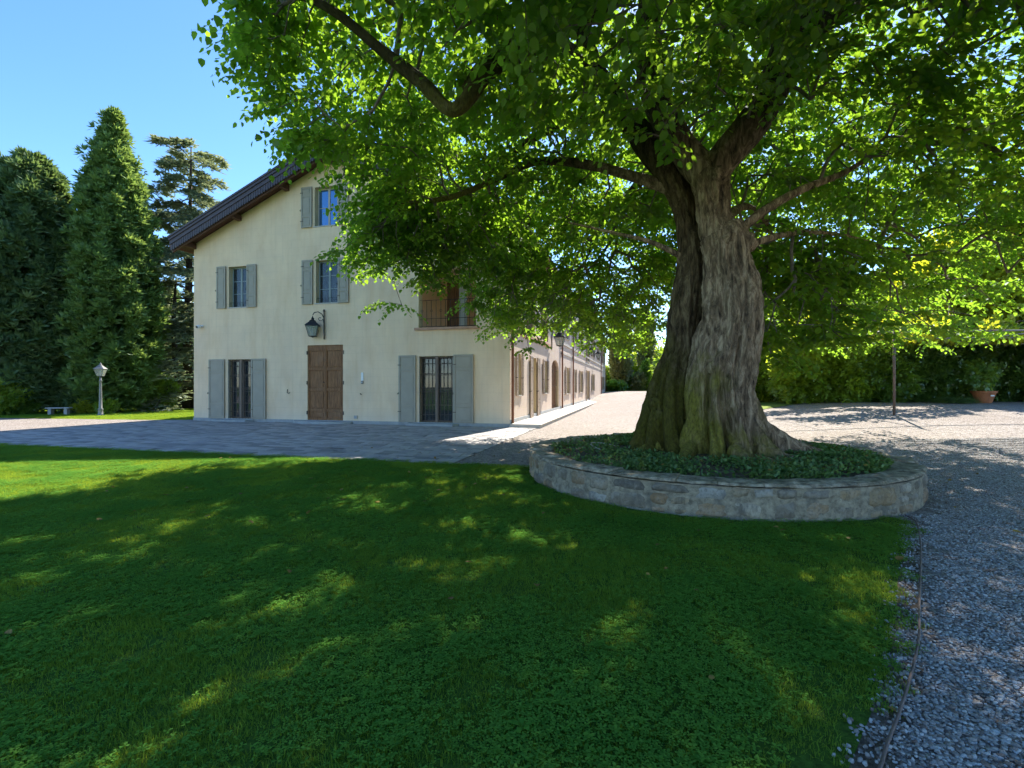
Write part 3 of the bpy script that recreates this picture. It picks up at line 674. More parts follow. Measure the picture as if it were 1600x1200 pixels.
# small things on the gable wall
def gl(name, label, cat, u, z, off=0): return empty(name, HM @ Vector((u, -off, z)), HA, label=label, cat=cat)
u, z = GP(316.5, 510); t_ = gl('security_camera', 'small white dome security camera high on the wall near its left corner', 'camera', u, z)
b = MB(); b.lathe([(.001, -.0), (.055, 0), (.055, .04), (.001, .04)], n=14); o = b.build('base', M['white'], t_, sm=False); o.rotation_euler = (R(90), 0, 0)
b = MB(); b.tube([(0, -.03, 0), (0, -.09, -.01), (-.02, -.15, -.03), (-.04, -.24, -.05)], [.03, .06, .075, .07], 12); b.build('body', M['white'], t_, sm=True)
b = MB(); b.tube([(-.04, -.241, -.05), (-.042, -.262, -.053)], .052, 12); b.build('lens', M['black'], t_)
u, z = GP(566.5, 590); t_ = gl('intercom', 'narrow white intercom plate on the wall right of the brown door', 'intercom', u, z)
b = MB(); b.box(-.05, .05, -.03, -.001, -.12, .2); b.build('plate', M['white'], t_, bevel=.006)
b = MB(); b.box(-.045, .045, -.05, -.001, -.24, -.135); k_ = b.build('keypad', M['lamp_metal'], t_, bevel=.006)
for i in range(3): b = MB(); b.box(-.03+.022*i, -.014+.022*i, -.055, -.0505, -.2, -.17); b.build('button', M['white'], k_)
u, z = GP(556.3, 652); t_ = gl('wall_socket', 'small pale outdoor socket box low on wall beside the doorstep', 'socket', u, z)
b = MB(); b.box(-.08, .08, -.035, -.001, -.07, .07); b.build('box', M['stone_pale'], t_, bevel=.008)
b = MB(); b.box(-.055, .055, -.045, -.0355, -.04, .04); b.build('cover', M['stone_grey'], t_, bevel=.004)
u, z = GP(451, 613); t_ = gl('wall_hook', 'bent dark iron hook on the wall between left grille window and brown door', 'hook', u, z)
b = MB(); b.tube([(-.04, -.002, .12), (-.04, -.03, .06), (-.03, -.05, -.02), (.05, -.06, -.04), (.1, -.05, -.01)], .013, 6); b.build('hook', M['iron'], t_)
u, z = GP(564, 616); t_ = gl('door_holdback', 'short dark iron hook below the intercom', 'hook', u, z)
b = MB(); b.tube([(-.03, -.002, .03), (0, -.06, .03), (.06, -.07, -.02)], .013, 6); b.build('hook', M['iron'], t_)

# lantern (head is a four sided glazed box with a hipped roof)
def lantern_head(par, s=1.0, mat=None, zb=0.0):
    mat = mat or M['iron']
    t_, bt, hh = .30*s, .17*s, .52*s
    def sq(r_, z): return [(-r_, -r_, z), (r_, -r_, z), (r_, r_, z), (-r_, r_, z)]
    b = MB(); lo, hi = sq(bt, zb), sq(t_, zb+hh)
    for i in range(4):
        b.tube([lo[i], hi[i]], .014*s, 5); b.tube([lo[i], lo[(i+1) % 4]], .015*s, 5); b.tube([hi[i], hi[(i+1) % 4]], .022*s, 5)
    b.build('lantern_frame', mat, par)
    for i in range(4):
        p = MB(); e = .93; q = [Vector(lo[i])*1, Vector(lo[(i+1) % 4]), Vector(hi[(i+1) % 4]), Vector(hi[i])]; c_ = sum(q, Vector())/4
        q = [c_+(x-c_)*.94 for x in q]; nrm = (q[1]-q[0]).cross(q[3]-q[0]).normalized()*.004
        p.add(q+[x+nrm for x in q], [(0, 1, 2, 3), (7, 6, 5, 4), (0, 4, 5, 1), (1, 5, 6, 2), (2, 6, 7, 3), (3, 7, 4, 0)]); p.build('glass_pane', M['lglass'], par)
    b = MB(); k = [(.34, .0), (.33, .03), (.16, .20), (.14, .21), (.14, .26), (.07, .31), (.05, .35), (.07, .38), (.03, .42), (.012, .5), (.001, .52)]
    b.lathe([(r_*s*1.38, zb+hh+z*s) for r_, z in k], n=4); b.build('lantern_roof', mat, par)
    b = MB(); b.lathe([(.001, zb+.04*s), (.06*s, zb+.06*s), (.06*s, zb+.1*s), (.035*s, zb+.14*s), (.05*s, zb+.26*s), (.03*s, zb+.4*s), (.001, zb+.42*s)], n=10); b.build('bulb', M['white'], par, sm=True)
    b = MB(); b.lathe([(.001, zb-.07*s), (.05*s, zb-.05*s), (.16*s, zb-.015*s), (.001, zb-.01*s)], n=8); b.build('base_cap', mat, par)
def wall_lantern(name, loc, rz, label, s=.86, group=None):
    t_ = empty(name, loc, rz, label=label, cat='wall lantern', group=group)   # local -y points away from the wall
    b = MB(); b.box(-.035, .035, -.035, -.001, -.55*s, .72*s); b.lathe([(.001, 0), (.05, .02), (.03, .08), (.001, .12)], (0, -.02, .72*s), 8); b.build('wall_plate', M['iron'], t_, bevel=.006)
    b = MB(); P = [(0, -.03, .45*s), (0, -.1, .62*s), (0, -.24, .72*s), (0, -.38, .68*s), (0, -.44, .56*s)]; b.tube(P, .018, 6)
    P = [(0, -.03, .18*s)]+[(0, -.16-.1*math.cos(a)*(1-.08*k), .4*s+.1*math.sin(a)*(1-.08*k)) for k, a in enumerate([math.pi+q*.7 for q in range(9)])]; b.tube(P, .012, 5)
    b.build('bracket', M['iron'], t_)
    hd = empty('lantern', (0, -.44, -.42*s)); hd.parent = t_
    lantern_head(hd, s*.92)
    return t_
u, z = GP(508.5, 512)
wl = wall_lantern('wall_lantern', HM @ Vector((u, 0, z)), HA+R(52), 'black iron wall lantern above the brown double door')
wl.rotation_euler[2] = HA+R(-62)
# keep the plate flat on the wall: lantern arm reaches sideways to the left of its plate
wl.location = HM @ Vector((u, -.06, z))
for px, py, lb in ((862, 541, 'iron wall lantern between corner loggia and first downpipe on the sunny side'), (917, 560, 'iron wall lantern halfway along the sunny side wall'), (928, 566, 'farthest iron wall lantern on the sunny side wall')):
    s_, z = SP(px, py-12); wall_lantern('wall_lantern', HM @ Vector((.0, s_, z)), HA+R(90), lb, .95, 'wall lanterns along the sunny side')

# ------------------------------------------------------------------ planter: circular rubble wall
PC, PR, PH = Vector((3.2, 8.2, 0)), 2.9, .43
planter = empty('stone_planter', PC, label='round low rubble stone planter wall encircling the big tree', cat='planter')
b = MB(); n = 120; ro, ri = PR-.022, PR-.36
V_ = []
for j in range(n):
    a = 2*math.pi*j/n; c_, s_ = math.cos(a), math.sin(a)
    w1 = .012*noise.noise(Vector((c_*6, s_*6, 1)))
    for r_, z in ((ro+w1+.01, -.03), (ro+w1, PH-.06), (ri, PH-.06), (ri, .1)): V_.append((r_*c_, r_*s_, z))
b.add(V_, [(j*4+i, ((j+1) % n)*4+i, ((j+1) % n)*4+i+1, j*4+i+1) for j in range(n) for i in range(3)]); b.build('mortar_core', M['mortar'], planter)
def stone_obj(a0, a1, z0, z1, r0, name, mat, bulge, parent, dep=.12, nz=4, seed=0):
    """one rubble stone on the ring; angles a0..a1, heights z0..z1, standing proud of radius r0"""
    nu = 8 if (a1-a0)*PR > .22 else 6
    b = MB(); idx = {}
    for i in range(nu):
        for j in range(nz+1):
            fu, fz = i/(nu-1), j/nz
            # rounded, irregular outline
            cu, cz = fu*2-1, fz*2-1
            rr = 1-.10*(abs(cu)**3*abs(cz)**3)
            jx = noise.noise(Vector((seed*3.1+cu*1.3, cz*1.3, seed)))*.22; jz = noise.noise(Vector((cu*1.3, seed*2.7+cz*1.3, seed+9)))*.2
            a = (a0+a1)/2+(a1-a0)/2*(cu*rr+jx*.6); z = (z0+z1)/2+(z1-z0)/2*(cz*rr+jz)
            edge = max(abs(cu), abs(cz))**4
            rad = r0+bulge*(1-edge)+.026*noise.noise(Vector((a*PR*7, z*7, seed)))+.018*noise.noise(Vector((a*PR*19, z*19, seed)))-(.034*edge)
            idx[i, j] = len(b.v); b.v.append((rad*math.cos(a), rad*math.sin(a), z))
    for i in range(nu-1):
        for j in range(nz): b.f.append((idx[i, j], idx[i+1, j], idx[i+1, j+1], idx[i, j+1]))
    ring = [(i, 0) for i in range(nu)]+[(nu-1, j) for j in range(1, nz+1)]+[(i, nz) for i in range(nu-2, -1, -1)]+[(0, j) for j in range(nz-1, 0, -1)]
    base = len(b.v); m = len(ring)
    for q in ring:
        x, y_, z = b.v[idx[q]]; k_ = (r0-dep)/math.hypot(x, y_); b.v.append((x*k_, y_*k_, z))
    for i in range(m): j = (i+1) % m; b.f.append((idx[ring[j]], idx[ring[i]], base+i, base+j))
    b.f.append(tuple(base+i for i in range(m)))
    o = b.build(name, mat, parent, sm=True)
    return o
cnt = 0; a = 0.0
while a < 2*math.pi-.05:
    seg = random.uniform(.3, .75)/PR; a1 = min(a+seg, 2*math.pi)
    if 2*math.pi-a1 < .08: a1 = 2*math.pi
    back = 0 < a+seg/2 < math.pi
    hs = random.choice([(.55, .45), (.4, .6), (.34, .26, .4), (.5, .5), (.25, .4, .35), (.65, .35), (.3, .7)]) if not back else (.5, .5)
    z = .0; HH = PH-.055
    for h_ in hs:
        z1 = z+HH*h_; k = max(1, min(3, int((a1-a)*PR/(HH*h_*random.uniform(1.2, 2.6))+.5))); cuts = sorted([0, 1]+[(i+random.uniform(-.18, .18))/k for i in range(1, k)])
        for c0, c1 in zip(cuts, cuts[1:]):
            cnt += 1; g_ = .005
            stone_obj(a+(a1-a)*c0+g_/PR, a+(a1-a)*c1-g_/PR, z+g_, z1-g_, PR-.008+random.uniform(-.016, .016), 'stone', M['rubble'], .012, planter, seed=cnt*1.37)
        z = z1
    a = a1
a = .1; e0 = a                                  # coping stones
while a < e0+2*math.pi-.02:
    a1 = min(a+random.uniform(.3, .6)/PR, e0+2*math.pi); nu = 6; b = MB(); zt = PH+random.uniform(-.022, .012); ro_ = PR+random.uniform(-.022, .012); ri_ = PR-.40
    for i in range(nu):
        aa = a+.0012+(a1-a-.0024)*i/(nu-1)
        for r_, z in ((ro_-.03, PH-.052), (ro_, PH-.042), (ro_, zt-.022), (ro_-.025, zt), ((ro_+ri_)/2, zt+.004), (ri_+.03, zt-.004), (ri_, zt-.03), (ri_, PH-.1)):
            q = noise.noise(Vector((aa*PR*4, r_*4, z*4)))*.032+noise.noise(Vector((aa*PR*14, r_*14, z*9)))*.02
            b.v.append(((r_+q)*math.cos(aa), (r_+q)*math.sin(aa), z+q*.6))
    for i in range(nu-1):
        for j in range(7): b.f.append((i*8+j, (i+1)*8+j, (i+1)*8+j+1, i*8+j+1))
    b.f += [tuple(range(8))[::-1], tuple((nu-1)*8+j for j in range(8))]
    b.build('coping_stone', M['coping'], planter); a = a1
b = MB(); n = 40
for k, (r_, z) in enumerate(((PR-.3, .30), (2.0, .36), (1.2, .42), (.3, .46))):
    for j in range(n): aa = 2*math.pi*j/n; b.v.append((r_*math.cos(aa), r_*math.sin(aa), z+.02*noise.noise(Vector((r_*math.cos(aa)*2, r_*math.sin(aa)*2, 0)))))
for k in range(3):
    for j in range(n): b.f.append((k*n+j, k*n+(j+1) % n, (k+1)*n+(j+1) % n, (k+1)*n+j))
b.f.append(tuple(3*n+j for j in range(n))); b.build('planter_soil', M['soil'], planter)

# ------------------------------------------------------------------ the great lime tree
TC = Vector((3.2, 8.0, 0))
tree = empty('lime_tree', TC, label='huge old lime tree with mossy double trunk standing in the round stone planter', cat='tree')
def catmull(pts, n):
    P = np.array([pts[0]]+list(pts)+[pts[-1]], float); out = []
    m = len(pts)-1
    for t_ in np.linspace(0, m, n):
        i = min(int(t_), m-1); f = t_-i; p0, p1, p2, p3 = P[i:i+4]
        out.append(.5*((2*p1)+(-p0+p2)*f+(2*p0-5*p1+4*p2-p3)*f*f+(-p0+3*p1-3*p2+p3)*f**3))
    return np.array(out)
def bark_tube(pts, nu, nv, amp, flare=None, seed=0, loc=TC):
    """pts rows (x,y,z,r) -> grid verts with bark relief"""
    S = catmull(pts, nv); V = np.zeros((nv, nu, 3)); T = np.gradient(S[:, :3], axis=0); T /= np.linalg.norm(T, axis=1, keepdims=True)
    u = np.array([1., 0, 0]); 
    for i in range(nv):
        t_ = T[i]; u = u-t_*u.dot(t_); u /= np.linalg.norm(u); v = np.cross(t_, u); r_ = max(S[i, 3], .01)
        arc = i/nv
        for j in range(nu):
            a = 2*math.pi*j/nu; ca, sa = math.cos(a), math.sin(a); z = S[i, 2]
            rr = r_
            tw = a+.25*z
            lob = noise.noise(Vector((math.cos(tw)*1.5+seed, math.sin(tw)*1.5, z*.35)))
            rr *= 1+.13*lob
            if flare:
                g1 = noise.noise(Vector((math.cos(tw)*2.3+seed*2, math.sin(tw)*2.3, z*.22))); fd = math.exp(-max(0, z-.5)/1.5)
                rr *= 1-.34*fd*max(0, 1-abs(g1)*5)+.10*fd*abs(g1)*2
            if flare: rr += flare(a, z, S[i])
            p = Vector((ca*r_*9+seed, sa*r_*9, z*1.6))
            rid = 1-abs(noise.noise(p))*2.2; rid2 = 1-abs(noise.noise(p*2.3+Vector((7, 0, 0))))*2
            lump = noise.noise(Vector((ca*r_*2.5, sa*r_*2.5+seed, z*1.6)))
            fb = 0
            if nv > 200:
                pw_ = Vector((ca*r_*17+seed, sa*r_*17, z*4.6+noise.noise(p*.7)*1.2)); fb = .32*(1-abs(noise.noise(pw_))*3)+.16*(1-abs(noise.noise(pw_*2.1))*3)
            rr += amp*(.5*rid+.3*rid2-.5+fb)+amp*1.5*lump
            V[i, j] = S[i, :3]+(u*ca+v*sa)*rr
    V -= np.array(loc)
    idx = np.arange(nv*nu).reshape(nv, nu); a_ = idx[:-1]; b_ = np.roll(idx, -1, 1)[:-1]; c_ = np.roll(idx, -1, 1)[1:]; d_ = idx[1:]
    return V.reshape(-1, 3), np.stack([a_, b_, c_, d_], -1).reshape(-1, 4)
def flareA(a, z, s):
    k = math.exp(-max(0, z-.4)/.34)
    roots = 0
    for a0, w_, h_ in ((-.25, .17, 1.05), (-.8, .18, .6), (-1.35, .16, .5), (-2.0, .18, .7), (-2.8, .22, .35), (.6, .25, .5), (1.6, .25, .5), (2.6, .25, .4)):
        d = (a-a0+math.pi) % (2*math.pi)-math.pi; roots += h_*math.exp(-(d/w_)**2)
    k2 = math.exp(-max(0, z-.25)/1.0)
    return k*roots*.7+k2*.28*roots-.10*k2
def flareB(a, z, s):
    k = math.exp(-max(0, z-.25)/.4); roots = 0
    for a0, w_, h_ in ((-3.1, .25, .6), (-2.4, .22, .6), (-1.8, .25, .35), (2.4, .25, .5), (1.6, .25, .5)):
        d = (a-a0+math.pi) % (2*math.pi)-math.pi; roots += h_*math.exp(-(d/w_)**2)
    return k*roots*.6+math.exp(-max(0, z-.25)/1.0)*.12*roots
A = [(3.36, 7.88, .15, .70), (3.33, 7.86, .6, .58), (3.31, 7.86, 1.0, .52), (3.32, 7.86, 1.5, .50), (3.44, 7.86, 2.05, .46), (3.56, 7.87, 2.57, .445), (3.56, 7.88, 3.1, .40), (3.50, 7.9, 3.5, .36), (3.46, 7.92, 3.8, .34), (3.43, 7.95, 3.95, .33), (3.37, 7.97, 4.06, .255), (3.35, 8.0, 4.24, .25), (3.30, 8.05, 4.66, .27), (3.28, 8.1, 4.95, .31), (3.30, 8.1, 5.2, .22), (3.32, 8.1, 5.35, .08)]
B = [(2.68, 8.15, .15, .50), (2.66, 8.2, .6, .44), (2.68, 8.25, 1.0, .40), (2.78, 8.35, 1.5, .36), (2.97, 8.45, 2.05, .29), (3.00, 8.45, 2.57, .29), (3.05, 8.4, 3.1, .27), (3.10, 8.4, 3.6, .23), (3.07, 8.45, 4.24, .19), (2.96, 8.5, 4.8, .18), (2.6, 8.5, 5.4, .22), (2.2, 8.7, 6.1, .2), (1.75, 8.9, 6.9, .17), (1.4, 9.1, 7.8, .13), (1.2, 9.2, 8.8, .08)]
Va, Fa = bark_tube(A, 340, 340, .045, flareA, 3.3)
Vb, Fb = bark_tube(B, 170, 280, .036, flareB, 8.1)
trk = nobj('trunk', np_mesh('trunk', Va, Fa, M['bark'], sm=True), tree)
nobj('trunk_stem', np_mesh('trunk_stem', Vb, Fb, M['bark_shade'], sm=True), tree, label='mossy left stem with shade painted into its bark')
# knots and burls at the neck
for (x, y_, z, r_) in ((3.74, 7.76, 3.80, .15), (3.42, 7.62, 3.84, .10), (3.86, 7.92, 3.3, .13), (3.13, 7.50, 1.78, .09), (3.36, 7.47, 1.5, .08), (3.5, 7.76, 3.95, .11), (3.3, 7.8, 4.9, .11), (2.44, 8.05, .95, .15), (2.42, 8.1, 1.2, .11)):
    nu, nv = 26, 16; kv = []; kf = []
    for i in range(nv+1):
        for j in range(nu):
            th, ph = math.pi*i/nv, 2*math.pi*j/nu; d = Vector((math.sin(th)*math.cos(ph), math.sin(th)*math.sin(ph), math.cos(th)))
            rr = r_*(1+.35*noise.noise(d*2+Vector((x, y_, z)))+.2*(1-2*abs(noise.noise(d*5+Vector((z, x, 0))))))
            kv.append((x-TC.x+d.x*rr*1.1, y_-TC.y+d.y*rr*.8, z+d.z*rr))
    for i in range(nv):
        for j in range(nu): kf.append((i*nu+j, (i+1)*nu+j, (i+1)*nu+(j+1) % nu, i*nu+(j+1) % nu))
    nobj('burl', np_mesh('burl', np.array(kv), np.array(kf), M['bark_shade' if x < 2.7 else 'bark'], sm=True), tree)
for pts in ([(3.75, 7.35, .62, .17), (4.05, 7.1, .50, .12), (4.45, 6.95, .43, .08), (4.85, 6.9, .38, .04), (5.1, 6.95, .33, .02)], [(3.95, 7.75, .6, .15), (4.35, 7.65, .48, .1), (4.7, 7.7, .43, .06), (5.0, 7.8, .36, .03)], [(3.3, 7.2, .6, .16), (3.35, 6.9, .48, .11), (3.5, 6.6, .42, .06), (3.6, 6.35, .36, .03)],
            [(2.8, 7.6, .6, .16), (2.55, 7.2, .48, .11), (2.45, 6.9, .42, .07), (2.4, 6.6, .36, .03)], [(2.35, 7.9, .6, .15), (1.95, 7.75, .47, .10), (1.6, 7.75, .42, .06), (1.3, 7.8, .36, .03)], [(3.6, 7.1, .5, .11), (3.95, 6.75, .44, .08), (4.3, 6.5, .41, .05), (4.55, 6.35, .36, .025)]):
    pts = [(a_, b_, c_-.07, d_*.72) for a_, b_, c_, d_ in pts]
    v_, f_ = bark_tube(pts, 30, 70, .022, None, pts[0][0]*3)
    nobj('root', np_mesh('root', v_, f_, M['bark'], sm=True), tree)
# main limbs (x, y, z, radius)
LIMBS = [
 [(3.26, 8.1, 5.0, .27), (3.05, 8.25, 5.35, .25), (2.75, 8.2, 5.75, .23), (2.35, 8.0, 6.35, .21), (2.2, 7.8, 7.2, .19), (2.3, 7.6, 8.3, .15), (2.5, 7.3, 9.8, .1)],
 [(3.28, 8.1, 4.95, .28), (3.62, 8.0, 5.4, .27), (3.95, 7.8, 5.85, .26), (4.25, 7.6, 6.5, .26), (4.35, 7.4, 7.3, .25), (4.1, 7.2, 8.2, .2), (3.9, 7.1, 9.6, .14), (3.9, 7.1, 11.4, .07)],
 [(4.1, 7.3, 7.9, .2), (3.3, 7.1, 8.1, .2), (2.3, 6.9, 7.75, .19), (1.45, 6.8, 7.0, .17), (.35, 6.8, 6.35, .15), (-.35, 6.8, 5.95, .14), (-.8, 6.75, 5.35, .12), (-1.25, 6.7, 5.7, .09), (-1.75, 6.7, 6.1, .07), (-2.6, 6.6, 6.7, .05), (-3.6, 6.6, 7.0, .03)],
 [(3.1, 8.5, 4.7, .10), (2.85, 8.5, 4.92, .12), (2.2, 8.7, 5.25, .105), (1.4, 9.0, 5.6, .085), (.5, 9.3, 5.8, .07), (-.3, 9.6, 5.6, .06), (-1.3, 9.8, 5.3, .06), (-2.6, 10.4, 5.4, .04)],
 [(3.62, 7.9, 3.95, .09), (4.1, 7.9, 4.35, .075), (4.8, 8.0, 4.75, .065), (5.6, 8.2, 5.1, .055), (6.6, 8.6, 5.7, .045), (7.8, 9.2, 6.2, .03)],
 [(3.7, 8.0, 3.7, .07), (4.3, 8.3, 4.0, .06), (5.2, 8.9, 4.3, .05), (6.4, 9.6, 4.5, .04), (8.0, 10.6, 4.6, .025)],
 [(3.55, 8.2, 4.1, .1), (4.2, 9.2, 4.8, .09), (5.2, 10.6, 5.4, .07), (6.4, 12.2, 5.6, .05), (7.6, 13.8, 5.2, .03)],
 [(4.3, 7.5, 6.8, .18), (5.2, 7.3, 7.3, .14), (6.4, 7.3, 7.6, .11), (7.8, 7.6, 7.6, .07), (9.4, 8.2, 7.2, .04)],
 [(4.3, 7.4, 6.9, .14), (4.6, 6.3, 7.2, .11), (4.8, 5.0, 7.2, .08), (4.6, 3.6, 6.8, .05), (4.2, 2.4, 6.2, .03)],
 [(2.35, 7.9, 6.6, .13), (1.9, 6.8, 7.0, .1), (1.2, 5.6, 7.1, .08), (.6, 4.4, 6.8, .05), (0, 3.4, 6.3, .03)],
 [(2.0, 8.8, 6.4, .13), (1.0, 10.2, 7.0, .1), (-.2, 11.8, 7.0, .07), (-1.4, 13.2, 6.4, .05), (-2.2, 14.2, 5.6, .03)],
 [(3.1, 8.4, 5.0, .14), (3.2, 9.8, 5.8, .11), (3.0, 11.6, 6.3, .08), (2.6, 13.4, 6.1, .05), (2.2, 14.8, 5.2, .03)],
 [(3.1, 8.4, 3.65, .05), (2.4, 8.3, 3.95, .04), (1.7, 8.5, 4.2, .03), (1.0, 8.6, 4.4, .02)],
 [(1.5, 9.0, 7.5, .1), (.2, 9.2, 8.4, .08), (-1.6, 9.2, 8.6, .06), (-3.4, 9.2, 8.2, .03)],
]
LV, LF = [], []; off = 0; nodes = []; npar_r = []
for li, Lm in enumerate(LIMBS):
    big = Lm[0][3] > .15
    v_, f_ = bark_tube([(a_, b_, c_, r_) for a_, b_, c_, r_ in Lm], 40 if big else 14, 150 if big else 50, .02*min(1, Lm[0][3]/.2), None, li*2.7)
    LV.append(v_); LF.append(f_+off); off += len(v_)
    for p in catmull(Lm, 28)[(6 if li in (0, 1) else 3):]: nodes.append((*p[:3],)); npar_r.append(p[3])
for p in catmull(B[10:], 12): nodes.append((*p[:3],)); npar_r.append(p[3])
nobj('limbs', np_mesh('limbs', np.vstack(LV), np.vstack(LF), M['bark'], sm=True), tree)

# crown envelope: azimuth tables (degrees from +Y towards +X)
AZ = np.array([-180, -150, -120, -90, -70, -50, -25, 0, 25, 50, 75, 90, 120, 150, 180])
RT = np.array([7.0, 6.8, 6.7, 7.9, 7.8, 8.2, 8.4, 8.0, 8.6, 9.0, 9.6, 9.6, 8.4, 7.2, 7.0])   # radius at z ~ 7
ZB = np.array([4.7, 4.9, 5.3, 5.3, 4.7, 3.5, 3.2, 3.3, 2.6, 2.8, 3.2, 3.3, 3.4, 4.3, 4.7])   # height of the skirt
def crown_pts(n):
    out = []
    while len(out) < n:
        m = 4000; az = rng.uniform(-180, 180, m); Rm = np.interp(az, AZ, RT); z = rng.uniform(2.4, 13.8, m); Rm = Rm-np.where((az < -35) & (az > -130), np.clip((7.3-z)*.5, 0, 1.4), 0); zb = np.interp(az, AZ, ZB)
        d = Rm*np.sqrt(rng.random(m)); q = d/Rm
        ztop = 6.0+7.6*np.sqrt(np.clip(1-q**2.2, 0, 1))
        inner = 5.3+.5*np.sin(az*.05)
        zlow = np.where(q > .55, zb+(inner-zb)*np.clip((1-q)/.45, 0, 1)**.8, inner)
        lowcut = zb+(q-.86)*8
        ok = (z > zlow) & (z < ztop) & ((q < .9) | (z > lowcut*0+zb))
        # density: outer shell and underside carry most leaves
        shell = np.maximum(np.clip(1-(ztop-z)/2.2, 0, 1), np.clip(1-(z-zlow)/1.9, 0, 1)); shell = np.maximum(shell, np.clip((q-.72)/.2, 0, 1))
        ok &= rng.random(m) < (.24+.76*shell)*np.where(z > 9.5, .55, 1)
        x = TC.x+d*np.sin(np.radians(az)); y_ = 8.2+d*np.cos(np.radians(az))
        P = np.stack([x, y_, z], 1)[ok]
        for p in P:
            g_ = noise.noise(Vector(p)*.42)+.5*noise.noise(Vector(p)*.95)
            if g_ < (-.42 if p[0] > 4 else -.24 if p[0] > 1.5 else -.17): continue
            if p[1] < 6.5 and p[2] < H+.74*p[1] and -.25 < p[0]/p[1] < .38 and random.random() < .72: continue
            if p[0] < -3.2 and p[1] < 5 and random.random() < .4: continue
            if math.dist(p, (0, 0, H)) < 3.0: continue
            # the camera side keeps a clear view of the trunk
            if p[1] < 7.6 and p[2] < H+(.50 if p[0] > .2*p[1] else .36)*p[1] and p[0] > -3.4 and p[0] < .52*p[1]+.4: continue
            if p[1] < 8.5 and 2.2 < p[0] < 4.4 and p[2] < 5.4: continue
            out.append(p)
    return np.array(out[:n])
CP = crown_pts(5700)
# drooping sprays right of the trunk and hanging fringes
ex_ = []
for _ in range(150):
    ex_.append((rng.uniform(4.6, 6.8), rng.uniform(8.6, 11.2), rng.uniform(2.35, 4.6)))
for _ in range(120):
    ex_.append((rng.uniform(5.5, 12), rng.uniform(10, 15.5), rng.uniform(2.6, 4.4)))
for _ in range(120):
    ex_.append((rng.uniform(-.6, 2.4), rng.uniform(12.5, 15.8), rng.uniform(3.2, 4.8)))
for _ in range(130):
    ex_.append((rng.uniform(2.2, 4.2), rng.uniform(13, 16.2), rng.uniform(2.7, 5.2)))
for (x, y_, z) in ((4.75, 8.9, 2.1), (5.0, 9.1, 1.95), (5.3, 9.3, 1.95), (4.9, 9.5, 2.2), (.35, 13.2, 3.0), (.42, 13.2, 2.75), (.45, 13.3, 2.55), (-.5, 13.8, 3.2), (-3.0, 13.2, 3.7), (-3.3, 13.0, 3.75), (6.0, 9.8, 2.3)): ex_.append((x, y_, z))
for _ in range(75):
    ex_.append((rng.uniform(-3.9, -2.3), rng.uniform(10.4, 13), rng.uniform(4.4, 6.3)))
CP = np.vstack([CP, np.array(ex_)])
# branch graph
order = np.argsort([min(math.dist(p, q) for q in nodes[::3]) for p in CP]); N = [tuple(q) for q in nodes]; par = [-1]*len(N); NN = np.array(N)
NA = np.zeros((len(N)+len(CP)*3, 3)); NA[:len(N)] = NN; cntN = len(N); dep = np.zeros(len(NA)); par += [0]*(len(CP)*3)
cen = np.array([3.2, 8.1, 5.5]); tips = {}
NA_r = [0.]*len(NA)
for ii in order:
    p = CP[ii]; dv = NA[:cntN]-p; ds = np.sqrt((dv**2).sum(1))
    rad = np.linalg.norm(NA[:cntN]-cen, axis=1); pr = np.linalg.norm(p-cen)
    j = int(np.argmin(ds+np.maximum(0, rad-pr+.1)*1.6+dep[:cntN]*.035))
    L_ = ds[j]; k = j; steps = 2 if L_ > .5 else 1
    for s_ in range(1, steps+1):
        f = s_/steps; q = NA[j]*(1-f)+p*f
        if s_ < steps: q = q+rng.normal(size=3)*.06*L_+np.array([0, 0, .09*L_])
        NA[cntN] = q; par[cntN] = k; dep[cntN] = dep[k]+1; k = cntN; cntN += 1
    tips[ii] = (k, NA[par[k]] if par[k] >= 0 else cen)
w_ = np.zeros(cntN)
for k, _ in tips.values(): w_[k] += 1
for i in range(cntN-1, len(N)-1, -1):
    if par[i] >= 0: w_[par[i]] += w_[i]
BV, BF = [], []; off = 0; ns = 5
ang = np.arange(ns)*2*math.pi/ns; ca, sa = np.cos(ang), np.sin(ang)
for i in range(len(N), cntN):
    a_, b_ = NA[par[i]], NA[i]; d = b_-a_; L_ = np.linalg.norm(d)
    if L_ < 1e-4: continue
    d = d/L_; u = np.cross(d, [0.3, .2, .93]); u /= np.linalg.norm(u); v = np.cross(d, u)
    r1 = .0052*math.sqrt(w_[i])+.0028; pw = w_[par[i]] if par[i] >= len(N) else w_[i]*1.3
    r0 = min(.0052*math.sqrt(pw)+.0028, r1*1.5)
    ring = np.outer(ca, u)+np.outer(sa, v); BV.append(a_-d*.01+ring*r0); BV.append(b_+ring*r1)
    BF += [(off+j, off+(j+1) % ns, off+ns+(j+1) % ns, off+ns+j) for j in range(ns)]; off += 2*ns
nobj('branches', np_mesh('branches', np.vstack(BV)-np.array(TC), np.array(BF), M['bark_rot'], sm=True), tree)
